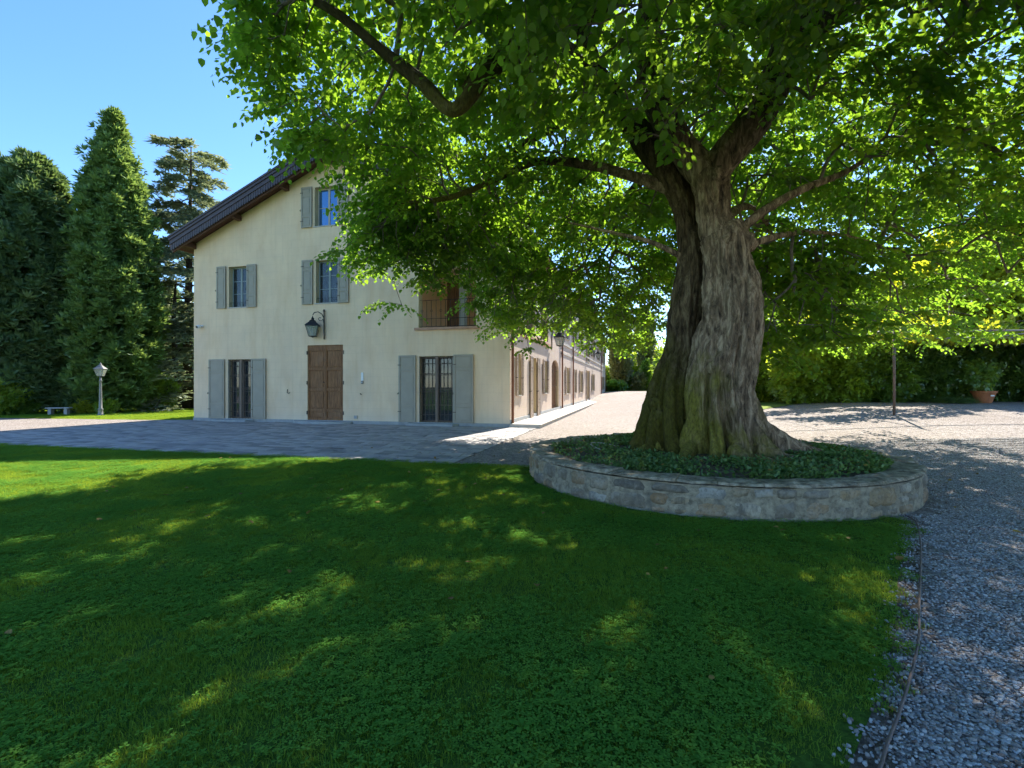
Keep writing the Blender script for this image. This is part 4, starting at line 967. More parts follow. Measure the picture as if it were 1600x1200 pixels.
# leaf sprays
LEAF_V = np.array([(0, 0, 0), (.18, .40, .07), (.62, .36, .09), (1.06, 0, -.06), (.62, -.36, .09), (.18, -.40, .07)], float)
LEAF_F = np.array([(0, 3, 2, 1), (0, 5, 4, 3)])
def spray(seed):
    g = np.random.default_rng(seed); P, D, U, S, tw = [], [], [], [], []
    nt = g.integers(4, 6)
    for k in range(nt):
        az = g.uniform(-1.5, 1.5); L_ = g.uniform(.38, .8); pt = np.array([0., 0, 0]); d = np.array([math.cos(az), math.sin(az), g.uniform(-.05, .35)])
        n = int(L_/.062); side = 1; prev = pt
        for i in range(n):
            d = d+np.array([0, 0, -.10]); d /= np.linalg.norm(d); pt = pt+d*.065
            lat = np.cross(d, [0, 0, 1]); lat /= np.linalg.norm(lat)+1e-9
            ld = d*.55+lat*side*.85+np.array([0, 0, -g.uniform(.15, .9)])+g.normal(size=3)*.16
            P.append(pt+ld*.03); D.append(ld); up = np.array([0, 0, 1.])+g.normal(size=3)*.34+d*.25; U.append(up); S.append(g.uniform(.075, .138)*(1 if i < n-2 else .8)); side = -side
        tw.append((np.zeros(3), pt))
    return np.array(P), frames(np.array(D), np.array(U)), np.array(S), tw
SP_ = [spray(100+i) for i in range(10)]
LP, LR, LS, LC = [], [], [], []; TWV, TWF = [], []; toff = 0
for ii, (k, pp) in tips.items():
    p = CP[ii]; o_ = p-pp; o_[2] = 0
    base = math.atan2(*( (p-cen)[1::-1] )) if np.linalg.norm(o_) < .05 else math.atan2(o_[1], o_[0])
    az = base+rng.normal()*.5; c_, s_ = math.cos(az), math.sin(az); Rz = np.array([[c_, -s_, 0], [s_, c_, 0], [0, 0, 1]])
    P, RM, S, tw = SP_[int(rng.integers(10))]; sc_ = rng.uniform(.85, 1.2)
    LP.append(P@Rz.T*sc_+p); LR.append(np.einsum('ij,njk->nik', Rz, RM)); LS.append(S*sc_**.5); LC.append(np.clip(rng.normal(.5, .16)+rng.normal(size=len(P))*.14, 0, 1))
    for a_, b_ in tw:
        q = Rz@b_*sc_+p; m_ = (p+q)/2+np.array([0, 0, .05]); r_ = .0035
        for A_2, B_2 in ((p, m_), (m_, q)):
            TWV += [A_2+[r_, 0, 0], A_2-[r_*.5, r_*.8, 0], A_2-[r_*.5, -r_*.8, 0], B_2+[r_*.7, 0, 0], B_2-[r_*.35, r_*.5, 0], B_2-[r_*.35, -r_*.5, 0]]
            TWF += [(toff, toff+1, toff+4, toff+3), (toff+1, toff+2, toff+5, toff+4), (toff+2, toff, toff+3, toff+5)]; toff += 6
nobj('twigs', np_mesh('twigs', np.array(TWV)-np.array(TC), np.array(TWF), M['bark_rot']), tree)
LP, LR, LS, LC = np.vstack(LP), np.vstack(LR), np.concatenate(LS), np.concatenate(LC)
dist = np.linalg.norm(LP-np.array([0, 0, H]), axis=1)
keep = (dist > 2.6) & ~((LP[:, 1] < 7.5) & (LP[:, 0] > 1.6) & (LP[:, 0] < .55*LP[:, 1]+.2) & (LP[:, 2] < H+.46*LP[:, 1]))
print('leaves', len(LP), keep.sum(), len(CP))
LP, LR, LS, LC, dist = LP[keep], LR[keep], LS[keep], LC[keep], dist[keep]
inf = (LP[:, 1] > .5) & (np.abs(LP[:, 0]/np.maximum(LP[:, 1], .1)) < 1.04) & ((LP[:, 2]-H)/np.maximum(LP[:, 1], .1) < .79)
idx = np.where(inf)[0]; idx = idx[np.argsort(dist[idx])][:290]
sel = np.zeros(len(LP), bool); sel[idx] = True
V, Fc, rr = scatter(LEAF_V, LEAF_F, LP[~sel]-np.array(TC), LR[~sel], LS[~sel], LC[~sel])
nobj('crown', np_mesh('crown', V, Fc, M['lime'], rr), tree, kind='stuff')
lms = [np_mesh('leaf', LEAF_V*np.array([1, w2, h2]), LEAF_F, M['lime'], np.full(6, c2)) for w2, h2, c2 in ((1, 1, .35), (.92, 1.4, .55), (1.05, .5, .7), (.98, -.6, .45))]
for q, i in enumerate(idx):
    o = nobj('leaf', lms[q % 4], tree); m4 = Matrix.Identity(4)
    for a_ in range(3):
        for b_ in range(3): m4[a_][b_] = float(LR[i, a_, b_]*LS[i])
    m4.translation = Vector(LP[i])-TC; o.matrix_local = m4

# ------------------------------------------------------------------ ground cover in the planter
n = 42000; a_ = rng.random(n)*2*math.pi; r_ = 2.54*np.sqrt(rng.random(n)); P = np.stack([3.2+r_*np.cos(a_), 8.2+r_*np.sin(a_), .33+.09*np.sqrt(np.clip(1-(r_/2.7)**2, 0, 1))+rng.random(n)*.10], 1)
dn = np.array([noise.noise(Vector((p[0]*1.3, p[1]*1.3, 0))) for p in P]); dt = np.minimum(np.hypot(P[:, 0]-3.36, P[:, 1]-7.88)-.95, np.hypot(P[:, 0]-2.66, P[:, 1]-8.1)-.75)
k_ = (dt > 0) & (rng.random(n) < np.clip(.42+dn*1.5+(P[:, 0]-3)*.12, .05, 1)); P = P[k_]; P = P[~((np.abs(P[:, 1]-7.15+.25*(P[:, 0]-3.8)) < .14) & (P[:, 0] > 3.6) & (P[:, 0] < 4.8))]; n = len(P)
D = rdir(n); D[:, 2] = np.abs(D[:, 2])*.6+.1; V, Fc, rr = scatter(LEAF_V*np.array([1, .8, 1]), LEAF_F, P, frames(D, np.array([[0, 0, 1.]])+rng.normal(size=(n, 3))*.5), rng.uniform(.035, .06, n))
nobj('ground_cover', np_mesh('ground_cover', V, Fc, M['vinca'], rr), kind='stuff', label='low bluish green periwinkle cover filling the stone planter', cat='ground cover')
n = 420; a_ = rng.random(n)*2*math.pi; r_ = 2.5*np.sqrt(rng.random(n)); P = np.stack([3.2+r_*np.cos(a_), 8.2+r_*np.sin(a_), np.full(n, .49)], 1)
P2 = np.stack([rng.uniform(-6, 8, n), rng.uniform(2, 12, n), np.full(n, .05)], 1); P = np.vstack([P[:260], P2[:160]]); n = len(P)
D = rdir(n); D[:, 2] *= .2; V, Fc, rr = scatter(LEAF_V, LEAF_F, P, frames(D, np.array([[0, 0, 1.]])+rng.normal(size=(n, 3))*.25), rng.uniform(.03, .07, n))
nobj('fallen_leaves', np_mesh('fallen_leaves', V, Fc, M['deadleaf'], rr), kind='stuff', label='scattered yellow and brown fallen leaves', cat='leaves')
# pale irrigation hose looping out of the planter cover
b = MB(); b.tube(catmull([(1.7, 8.1, .36), (1.48, 8.05, .44), (1.36, 8.25, .49), (1.42, 8.55, .5), (1.7, 8.75, .46), (2.0, 8.8, .38)], 30).tolist(), .009, 8)
b.build('garden_hose', M['stone_pale'], sm=True, label='pale hose loop rising from the plants at left of the trunk', cat='hose')
b = MB(); b.tube(catmull([(4.5, 5.55, .02), (4.33, 5.19, .035), (3.75, 4.45, .03), (3.2, 3.8, .022), (2.67, 3.18, .035), (2.4, 2.86, .03), (2.10, 2.54, .03), (1.76, 2.2, .03), (1.45, 1.9, .03), (1.0, 1.4, .03), (.3, 0, .03)], 80).tolist(), .007, 8)
b.build('edging_cable', M['iron_rust'], sm=True, label='thin grey tube running along the edge between lawn and gravel', cat='tube')

# ------------------------------------------------------------------ instanced ground textures (grass tufts, pebbles)
def inst_obj(name, P, rz, sc_, idxs, temps, **k):
    me = bpy.data.meshes.new(name); me.vertices.add(len(P)); me.vertices.foreach_set('co', np.ascontiguousarray(P, np.float32).ravel())
    a = me.attributes.new('rz', 'FLOAT_VECTOR', 'POINT'); a.data.foreach_set('vector', np.stack([np.zeros(len(P)), np.zeros(len(P)), rz], 1).astype(np.float32).ravel())
    a = me.attributes.new('sc', 'FLOAT', 'POINT'); a.data.foreach_set('value', sc_.astype(np.float32))
    a = me.attributes.new('pick', 'INT', 'POINT'); a.data.foreach_set('value', idxs.astype(np.int32))
    o = nobj(name, me, None, kind='stuff', **k)
    ng = bpy.data.node_groups.new(name, 'GeometryNodeTree'); ng.interface.new_socket('Geometry', in_out='INPUT', socket_type='NodeSocketGeometry'); ng.interface.new_socket('Geometry', in_out='OUTPUT', socket_type='NodeSocketGeometry')
    gi, go = ng.nodes.new('NodeGroupInput'), ng.nodes.new('NodeGroupOutput'); L_ = ng.links.new
    ip = ng.nodes.new('GeometryNodeInstanceOnPoints'); g2i = ng.nodes.new('GeometryNodeGeometryToInstance')
    for tm in reversed(temps):
        oi = ng.nodes.new('GeometryNodeObjectInfo'); oi.inputs[0].default_value = tm; L_(oi.outputs['Geometry'], g2i.inputs[0])
    def na(nm, tp):
        n_ = ng.nodes.new('GeometryNodeInputNamedAttribute'); n_.data_type = tp; n_.inputs['Name'].default_value = nm
        return [s_ for s_ in n_.outputs if s_.enabled and s_.name == 'Attribute'][0]
    L_(gi.outputs[0], ip.inputs['Points']); L_(g2i.outputs[0], ip.inputs['Instance']); ip.inputs['Pick Instance'].default_value = True
    L_(na('pick', 'INT'), ip.inputs['Instance Index']); L_(na('rz', 'FLOAT_VECTOR'), ip.inputs['Rotation']); L_(na('sc', 'FLOAT'), ip.inputs['Scale'])
    L_(ip.outputs[0], go.inputs[0]); md = o.modifiers.new('scatter', 'NODES'); md.node_group = ng
    return o
def grass_patch(seed, nb, size, clover):
    g = np.random.default_rng(seed); P = np.stack([g.uniform(-size/2, size/2, nb), g.uniform(-size/2, size/2, nb), np.zeros(nb)], 1)
    TV = np.array([(-.5, 0, 0), (.5, 0, 0), (.38, .12, .55), (-.38, .12, .55), (.0, .42, 1.0), (.0, .42, 1.0)]); TF = np.array([(0, 1, 2, 3), (3, 2, 4, 5)])
    az = g.random(nb)*2*math.pi; hgt = g.uniform(.018, .04, nb); wd = g.uniform(.0022, .0042, nb)*g.choice([.6, 1, 1.25], nb); lean = g.uniform(.1, 1.6, nb)
    V = np.zeros((nb, 6, 3)); ca, sa = np.cos(az)[:, None], np.sin(az)[:, None]
    x = TV[None, :, 0]*wd[:, None]; y_ = TV[None, :, 1]*hgt[:, None]*lean[:, None]*2; z = TV[None, :, 2]*hgt[:, None]*(1-.3*lean[:, None])
    V[:, :, 0] = ca*x-sa*y_; V[:, :, 1] = sa*x+ca*y_; V[:, :, 2] = z; V += P[:, None, :]
    Fc = (TF[None]+(np.arange(nb)*6)[:, None, None]).reshape(-1, 4); rr = np.repeat(np.clip(g.normal(.5, .25, nb), 0, 1), 6); V = V.reshape(-1, 3)
    me = np_mesh('grass_tuft', V, Fc, M['grass'], rr)
    if clover:
        nc = clover; P = np.stack([g.uniform(-size/2, size/2, nc), g.uniform(-size/2, size/2, nc), g.uniform(.018, .038, nc)], 1); vs_, fs = [], []
        for p in P:
            a0 = g.random()*6.28; s_ = g.uniform(.007, .0125)
            for k in range(3):
                a = a0+k*2.094; d = np.array([math.cos(a), math.sin(a), .12]); l_ = np.array([-math.sin(a), math.cos(a), 0]); n0 = len(vs_)
                vs_ += [p, p+(d*.8+l_*.62)*s_, p+(d*1.45+l_*.4)*s_, p+(d*1.45-l_*.4)*s_, p+(d*.8-l_*.62)*s_]; fs += [(n0, n0+1, n0+2, n0+3), (n0, n0+3, n0+4, n0+4)]
        fs = [f for f in fs]; b = MB(); V2 = np.array(vs_)
        F2_ = []
        for i in range(0, len(vs_), 5): F2_ += [(i, i+1, i+2, i+3)]
        F3 = [(i, i+3, i+4, i) for i in range(0, 0)]
        V2 = V2.copy(); V2[4::5] = V2[4::5]
        # pentagon leaflets as two quads sharing the base edge
        F2_ = np.array([(i, i+1, i+2, i+3) for i in range(0, len(vs_), 5)])
        mc = np_mesh('c', V2, F2_, M['clover'], np.repeat(g.random(len(vs_)//5), 5))
        nv0 = len(V); Vall = np.vstack([V, V2]); Fall = np.vstack([Fc, F2_+nv0]); rall = np.concatenate([rr, np.repeat(g.random(len(vs_)//5), 5)])
        me = np_mesh('grass_tuft', Vall, Fall, M['grass'], rall); me.materials.append(M['clover'])
        mi = np.zeros(len(Fall), np.int32); mi[len(Fc):] = 1; me.polygons.foreach_set('material_index', mi)
        bpy.data.meshes.remove(mc)
    return bpy.data.objects.new('grass_tuft', me)
gt = [grass_patch(1, 620, .3, 0), grass_patch(2, 600, .3, 45), grass_patch(3, 420, .3, 130), grass_patch(4, 620, .3, 4)]
def in_poly(x, y_, poly):
    c_ = np.zeros(len(x), bool); j = len(poly)-1
    for i in range(len(poly)):
        xi, yi = poly[i]; xj, yj = poly[j]
        c_ ^= ((yi > y_) != (yj > y_)) & (x < (xj-xi)*(y_-yi)/((yj-yi) or 1e-9)+xi); j = i
    return c_
def grid(x0, x1, y0, y1, st, jit):
    X, Y = np.meshgrid(np.arange(x0, x1, st), np.arange(y0, y1, st)); X = X.ravel()+rng.uniform(-jit, jit, X.size); Y = Y.ravel()+rng.uniform(-jit, jit, Y.size); return X, Y
X, Y = grid(-16, 5, .8, 14, .2, .08)
k_ = in_poly(X, Y, LAWN) & (np.abs(X) < 1.12*Y+.8) & (np.hypot(X-3.2, Y-8.2) > PR+.06)
# stay back from the paving edge and thin out at the soil verge
e1 = (Y < 8.92-.257*(X-.35)); k_ &= e1
X, Y = X[k_], Y[k_]; n = len(X)
cn = np.array([noise.noise(Vector((x*.9, y_*.9, 3))) for x, y_ in zip(X, Y)])
pick = np.where(cn+rng.normal(size=n)*.12 > -.06, 2, np.where(rng.random(n) < .4, 1, np.where(rng.random(n) < .5, 0, 3)))
inst_obj('grass', np.stack([X, Y, np.full(n, .006)], 1), rng.integers(0, 4, n)*math.pi/2+rng.normal(size=n)*.2, rng.uniform(.85, 1.2, n), pick, gt, label='short lawn grass with clover in front of the house', cat='grass')
X, Y = grid(-30, -13.6, 21.4, 32, .42, .15); k_ = in_poly(X, Y, [(-60, 24.8), (-23.5, 22.8), (-16, 21.5), (-14.4, 21.5), (-6, 53), (-60, 70)]) & (X > -1.08*Y); X, Y = X[k_], Y[k_]; n = len(X)
inst_obj('far_lawn_grass', np.stack([X, Y, np.full(n, .006)], 1), rng.random(n)*6.28, rng.uniform(1.6, 2.1, n), rng.integers(0, 2, n), gt, label='sunlit lawn strip below the tall conifers', cat='grass')
# pebbles
t_ = (1+5**.5)/2; ICO = np.array([(-1, t_, 0), (1, t_, 0), (-1, -t_, 0), (1, -t_, 0), (0, -1, t_), (0, 1, t_), (0, -1, -t_), (0, 1, -t_), (t_, 0, -1), (t_, 0, 1), (-t_, 0, -1), (-t_, 0, 1)])/1.902
ICF = np.array([(0,11,5),(0,5,1),(0,1,7),(0,7,10),(0,10,11),(1,5,9),(5,11,4),(11,10,2),(10,7,6),(7,1,8),(3,9,4),(3,4,2),(3,2,6),(3,6,8),(3,8,9),(4,9,5),(2,4,11),(6,2,10),(8,6,7),(9,8,1)])
def pebbles(seed, n, size):
    g = np.random.default_rng(seed); P = np.stack([g.uniform(-size/2, size/2, n), g.uniform(-size/2, size/2, n), g.uniform(-.002, .009, n)], 1)
    q = g.normal(size=(n, 3, 3)); RM = np.linalg.qr(q)[0]; RM[:, 2, :] *= .55
    S = g.uniform(.005, .0125, n)*np.where(g.random(n) < .1, 1.4, 1)
    Vn = ICO*(1+g.normal(size=(12, 1))*.15)*np.array([1.25, .9, .75])
    V, Fc, rr = scatter(Vn, ICF, P, RM, S, g.random(n)); return bpy.data.objects.new('pebbles', np_mesh('pebbles', V, Fc, M['pebble'], rr, sm=False))
pt = [pebbles(11+i, 720, .34) for i in range(3)]
X, Y = grid(.6, 13, .9, 12.5, .27, .05)
mG = in_poly(X, Y, [(4.5, 5.7), (4.45, 5.1), (3.86, 4.4), (3.2, 3.7), (2.74, 3.15), (2.17, 2.5), (1.52, 1.9), (.8, .9), (2, .5), (16, .5), (16, 13), (1.6, 13)]) & (X < 1.15*Y+.8) & (np.hypot(X-3.2, Y-8.2) > PR+.18)
k_ = mG; X, Y = X[k_], Y[k_]; n = len(X)
inst_obj('gravel', np.stack([X, Y, gzn(X, Y)+.001], 1), rng.integers(0, 4, n)*math.pi/2, rng.uniform(.95, 1.15, n), rng.integers(0, 3, n), pt, label='pale grey and brown pebbles of the drive', cat='gravel')
# sparse stones in the soil verge
g = 1500; tt = rng.random(g); vx = np.interp(tt, [0, .35, .6, .8, 1], [4.28, 3.72, 2.62, 2.06, 1.4]); vy = np.interp(tt, [0, .35, .6, .8, 1], [5.2, 4.5, 3.2, 2.52, 1.9])
RM = np.linalg.qr(rng.normal(size=(g, 3, 3)))[0]; V, Fc, rr = scatter(ICO*np.array([1.2, .9, .7]), ICF, np.stack([vx+rng.normal(size=g)*.07, vy+rng.normal(size=g)*.05, rng.uniform(.002, .012, g)], 1), RM, rng.uniform(.005, .013, g), rng.random(g))
nobj('loose_pebbles', np_mesh('loose_pebbles', V, Fc, M['pebble'], rr), kind='stuff', label='loose pebbles in the bare strip beside the lawn', cat='gravel')

# ------------------------------------------------------------------ conifers
TUFT_V, TUFT_F = [], []
g = np.random.default_rng(5)
for k in range(15):
    a = g.uniform(-1.1, 1.1); e = g.uniform(-.7, .9); L_ = g.uniform(.5, 1.0); d = np.array([math.cos(a)*math.cos(e), math.sin(a)*math.cos(e), math.sin(e)+.25]); d /= np.linalg.norm(d)
    s_ = np.cross(d, g.normal(size=3)); s_ /= np.linalg.norm(s_); o_ = d*g.uniform(0, .25); n0 = len(TUFT_V)
    TUFT_V += [o_, o_+d*L_*.5+s_*.11, o_+d*L_+np.array([0, 0, .12*L_]), o_+d*L_*.5-s_*.11]; TUFT_F.append((n0, n0+1, n0+2, n0+3))
TUFT_V, TUFT_F = np.array(TUFT_V), np.array(TUFT_F)
def conifer(name, base, h, prof, mat, n, size, label, lean=.35, z0=.3, group=None, seed=0):
    base = Vector(base); t_ = empty(name, base, label=label, cat='tree', group=group)
    hs, rs = zip(*prof); f = []
    z = rng.random(int(n*2.2)); Rz = np.interp(z, hs, rs); ok = rng.random(len(z)) < (Rz/max(rs))**.9+.04; z, Rz = z[ok][:n], Rz[ok][:n]
    az = rng.random(len(z))*2*math.pi
    lump = np.array([noise.noise(Vector((math.cos(a)*3.4+seed, math.sin(a)*3.4, q*h*.9)))+.7*noise.noise(Vector((math.cos(a)*8+seed, math.sin(a)*8, q*h*2.2))) for a, q in zip(az, z)])
    dp = rng.random(len(z))**.6; r_ = Rz*(.35+.65*dp)*(1+.36*lump)+(rng.random(len(z)) < .07)*rng.random(len(z))*.5; ok = ~((lump < -.16) & (dp > .45)); z, az, r_, dp = z[ok], az[ok], r_[ok], dp[ok]
    P = np.stack([r_*np.cos(az), r_*np.sin(az), z0+z*(h-z0)], 1)
    D = np.stack([np.cos(az), np.sin(az), np.full(len(z), lean)], 1)+rng.normal(size=(len(z), 3))*.35
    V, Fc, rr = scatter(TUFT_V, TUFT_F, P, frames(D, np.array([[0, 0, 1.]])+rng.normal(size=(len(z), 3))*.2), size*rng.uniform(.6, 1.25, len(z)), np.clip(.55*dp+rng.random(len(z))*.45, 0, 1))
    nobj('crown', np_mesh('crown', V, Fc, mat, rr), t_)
    b = MB(); b.tube([(0, 0, -.1), (.05, 0, h*.3), (0, .05, h*.7), (0, 0, h*.96)], [.3, .22, .12, .03], 10); b.build('trunk', M['bark_dark'], t_, sm=True); return t_
def at(px, Y): return ((px-CX)*Y/F, Y, 0)
PRF = [(0, .55), (.06, .85), (.2, 1), (.45, .95), (.68, .72), (.82, .45), (.93, .2), (1, .05)]
def prf(r_): return [(a, b_*r_) for a, b_ in PRF]
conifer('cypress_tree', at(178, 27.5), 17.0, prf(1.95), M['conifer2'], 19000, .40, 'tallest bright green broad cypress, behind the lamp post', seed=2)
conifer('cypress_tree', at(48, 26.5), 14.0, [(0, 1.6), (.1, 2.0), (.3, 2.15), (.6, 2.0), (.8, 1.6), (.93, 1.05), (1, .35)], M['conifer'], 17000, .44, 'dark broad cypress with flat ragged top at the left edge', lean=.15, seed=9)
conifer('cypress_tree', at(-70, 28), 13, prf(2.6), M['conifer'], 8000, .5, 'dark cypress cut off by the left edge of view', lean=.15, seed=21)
# cedar: open tiers of drooping branches
def cedar(base, h, label, seed=1):
    t_ = empty('cedar_tree', base, label=label, cat='tree'); g = np.random.default_rng(seed)
    b = MB()
    for q, (dx, hh) in enumerate(((0, h), (1.3, h*.62), (-1.1, h*.5))): b.tube([(dx*.3, 0, -.1), (dx*.8, 0, hh*.35), (dx, .2, hh*.7), (dx*.9+.2, 0, hh*.97)], [.34-.1*(q > 0), .25-.08*(q > 0), .13, .04], 10)
    b.build('trunk', M['bark_dark'], t_, sm=True)
    b = MB(); P, D, C = [], [], []
    for k in range(74):
        z = h*(.06+.92*(k/74)**.9); f = z/h; L_ = (4.2*(1-f)**.5+.9)*g.uniform(.6, 1.1)
        if f > .8: L_ = g.uniform(1.3, 2.5)
        az = k*2.4+g.normal()*.3; pt = np.array([0, 0, z]); up = g.uniform(.15, .5) if f < .8 else g.uniform(.25, .6); pts = [pt]
        for s_ in range(1, 8):
            q = s_/7; p = np.array([math.cos(az)*L_*q, math.sin(az)*L_*q, z+L_*(up*q-.62*q*q)]); pts.append(p)
        b.tube(pts, [.07*(1-f*.6)*(1-i/8)+.008 for i in range(8)], 5)
        for s_ in range(int(38*L_/2)):
            q = g.uniform(.25, 1.05); w2 = .5*(1-abs(q-.6))*L_*.55
            c_ = np.array([math.cos(az)*L_*q, math.sin(az)*L_*q, z+L_*(up*q-.62*q*q)])+np.array([-math.sin(az), math.cos(az), 0])*g.normal()*w2*.6+np.array([0, 0, g.normal()*.07-.08])
            P.append(c_); D.append([math.cos(az)+g.normal()*.6, math.sin(az)+g.normal()*.6, -.25+g.normal()*.2])
    b.build('branches', M['bark_dark'], t_); P, D = np.array(P), np.array(D); n = len(P)
    V, Fc, rr = scatter(TUFT_V*np.array([1, 1.3, .55]), TUFT_F, P, frames(D, np.array([[0, 0, 1.]])+rng.normal(size=(n, 3))*.15), rng.uniform(.28, .55, n)); nobj('crown', np_mesh('crown', V, Fc, M['cedar'], rr), t_)
cedar(at(294, 32), 17.8, 'tall open grey green cedar with drooping tiers beside the house', 4)
conifer('spruce_tree', at(262, 38), 9, prf(2.2), M['conifer'], 2500, .7, 'dark low conifer behind the foot of the open cedar', seed=31)

# ------------------------------------------------------------------ shrubs, hedges, background trees
CL_V, CL_F = [], []
g = np.random.default_rng(12)
for k in range(9):
    d = g.normal(size=3); d[0] += .6; d /= np.linalg.norm(d); s_ = np.cross(d, g.normal(size=3)); s_ /= np.linalg.norm(s_); o_ = g.normal(size=3)*.35; n0 = len(CL_V); nn = np.cross(d, s_)*.1
    CL_V += [o_, o_+d*.5+s_*.3+nn, o_+d, o_+d*.5-s_*.3+nn]; CL_F.append((n0, n0+1, n0+2, n0+3))
CL_V, CL_F = np.array(CL_V), np.array(CL_F)
def shrub(name, base, rad, mat, n, size, label, cat='shrub', trunk=None, zc=None, group=None, seed=0, bark='bark_dark', lump=.3):
    base = Vector(base); base.z = gz(base.x, base.y); t_ = empty(name, base, label=label, cat=cat, group=group); rx, ry, rz = rad
    if zc is None: zc = rz*.92
    d = rdir(n); rr_ = rng.random(n)**.35
    lm = np.array([noise.noise(Vector(q)*1.9+Vector((seed, 0, 0)))+.6*noise.noise(Vector(q)*4.3+Vector((0, seed, 0))) for q in d]); rr_ = rr_*(1+lump*1.4*lm)
    P = d*rr_[:, None]*np.array([rx, ry, rz])+np.array([0, 0, zc]); k_ = P[:, 2] > .05; P, d2 = P[k_], d[k_]; n2 = len(P)
    V, Fc, r2 = scatter(CL_V, CL_F, P, frames(d2+rng.normal(size=(n2, 3))*.5, np.array([[0, 0, 1.]])+rng.normal(size=(n2, 3))*.6), size*rng.uniform(.7, 1.3, n2)); nobj('foliage', np_mesh('foliage', V, Fc, mat, r2), t_)
    b = MB(); tr = trunk or (.06, zc)
    b.tube([(0, 0, -.05), (.04, .02, tr[1]*.5), (0, 0, tr[1])], [tr[0], tr[0]*.8, tr[0]*.4], 8)
    for k in range(6): a = k*1.05; b.tube([(0, 0, tr[1]*(.55+.06*k)), (rx*.3*math.cos(a), ry*.3*math.sin(a), zc*(.8+.05*k)), (rx*.6*math.cos(a), ry*.6*math.sin(a), zc+rz*.35)], [tr[0]*.5, tr[0]*.35, tr[0]*.15], 6)
    b.build('trunk', M[bark], t_, sm=True); return t_
# left understory
shrub('shrub', at(-4, 24.4), (1.3, 1, 1.0), M['bright'], 900, .14, 'sunlit yellow green shrub at the left edge beside the gravel')
shrub('shrub', at(28, 25), (.9, .8, .4), M['shrub'], 500, .13, 'low dark green mound left of the dark cypress foot')
shrub('shrub', at(118, 26.6), (1.0, .8, .9), M['conifer'], 700, .16, 'dark bush between the two broad cypresses')
shrub('shrub', at(133, 26.2), (.5, .4, .45), M['yellow'], 260, .1, 'small reddish yellow bush just left of the lamp post')
shrub('shrub', at(168, 26), (.6, .4, .4), M['bright'], 260, .1, 'small pale green bush right of the lamp post foot')
shrub('shrub', at(243, 29), (1.2, 1, 1.2), M['shrub'], 800, .15, 'green bush between the tall cypress and the house')
shrub('shrub', at(280, 34), (1.5, 1, .9), M['bright'], 700, .15, 'bright green bush behind the cedar trunk')
for i, (px, Y, rx, rz) in enumerate(((-120, 45, 7, 4), (10, 50, 8, 5), (130, 52, 8, 4.5), (230, 54, 7, 4), (300, 52, 6, 3.5))):
    shrub('background_tree', at(px, Y), (rx, 3, rz), M['laurel' if i % 2 else 'conifer'], 2600, .45, ('wide dark tree mass far left beyond the lawn', 'dark tree mass behind the dark cypress', 'dark tree mass behind the tallest cypress', 'dark tree mass left of the cedar', 'dark tree mass behind the cedar and house corner')[i], 'tree', seed=i*3.3)
# stone bench under the dark cypress
bn = empty('stone_bench', (at(92, 24.9)), .3, label='pale stone bench in the shade under the dark cypress', cat='bench')
b = MB(); b.box(-.5, .5, -.18, .18, .34, .40); b.build('seat', M['stone_grey'], bn, bevel=.01)
for x in (-.33, .33): b = MB(); b.box(x-.07, x+.07, -.14, .14, 0, .339); b.build('leg', M['stone_grey'], bn, bevel=.01)
# street style garden lamp
lp = empty('garden_lamp', at(157, 24.2), .3, label='grey cast iron garden lamp post with four sided lantern on the far lawn', cat='lamp post')
b = MB(); b.lathe([(.16, 0), (.16, .05), (.11, .1), (.1, .3), (.12, .34), (.075, .4), (.065, .9), (.05, 1.6), (.045, 1.72), (.075, 1.75), (.045, 1.8), (.04, 1.98)], n=14); b.build('pole', M['lamp_metal'], lp, sm=True)
hd = empty('lantern', (0, 0, 2.0)); hd.parent = lp; lantern_head(hd, .66, M['lamp_metal'])
# right hand hedge, tall mixed shrubs behind the gravel
HG = [(1205, 26, 2.0, 1.9, 'bright', 'sunny green shrub right of the tree trunk beyond the grass patch'), (1262, 23.2, 1.6, 1.8, 'bright', 'leafy shrub at the left end of the tall hedge'), (1318, 22.8, 1.8, 1.9, 'bright', 'leafy hedge shrub left of the pergola post'), (1376, 22.5, 1.7, 2.0, 'shrub', 'hedge shrub directly behind the pergola post'), (1430, 22.6, 1.6, 1.9, 'laurel', 'dark hedge shrub just right of the pergola post'), (1490, 23.4, 1.8, 2.1, 'laurel', 'dark laurel behind the arching grassy plant'), (1552, 23.6, 1.7, 2.2, 'laurel', 'dark glossy laurel behind the terracotta pot'), (1615, 23.0, 1.9, 2.2, 'laurel', 'dark laurel at the right edge of view'), (1690, 22.5, 2.2, 2.4, 'laurel', 'laurel beyond the right edge')]
for i, (px, Y, rx, rz, mt, lb) in enumerate(HG[:-1]):
    shrub('hedge_shrub', at(px, Y), (rx, 1.3, rz), M[mt], 3000, .17, lb, group='shrubs forming the tall hedge', zc=rz*.8, seed=i*1.7, lump=.16)
for i, (px, Y, rx, rz, zc, mt, lb) in enumerate(((1545, 23.6, 3.6, 2.6, 5.6, 'yellow', 'yellow green tree glowing in the sun above the pergola at right'), (1440, 28, 4, 2.6, 5.2, 'shrub', 'mid green tree behind the hedge and pergola post'), (1300, 32, 4.5, 3, 4.8, 'bright', 'pale green tree behind the left end of the hedge'), (1590, 33, 4, 3.5, 9.5, 'laurel', 'dark tall tree high behind the yellow tree at right'), (1180, 48, 5, 3.6, 4.4, 'bright', 'pale green tree far behind the big trunk on its right'), (1110, 62, 6, 4, 4.5, 'shrub', 'green tree far behind the big trunk'))):
    shrub('background_tree', at(px, Y), (rx, 2.6, rz), M[mt], 4200, .24+.005*Y, lb, 'tree', (.18, zc), zc, seed=40+i*2.1)
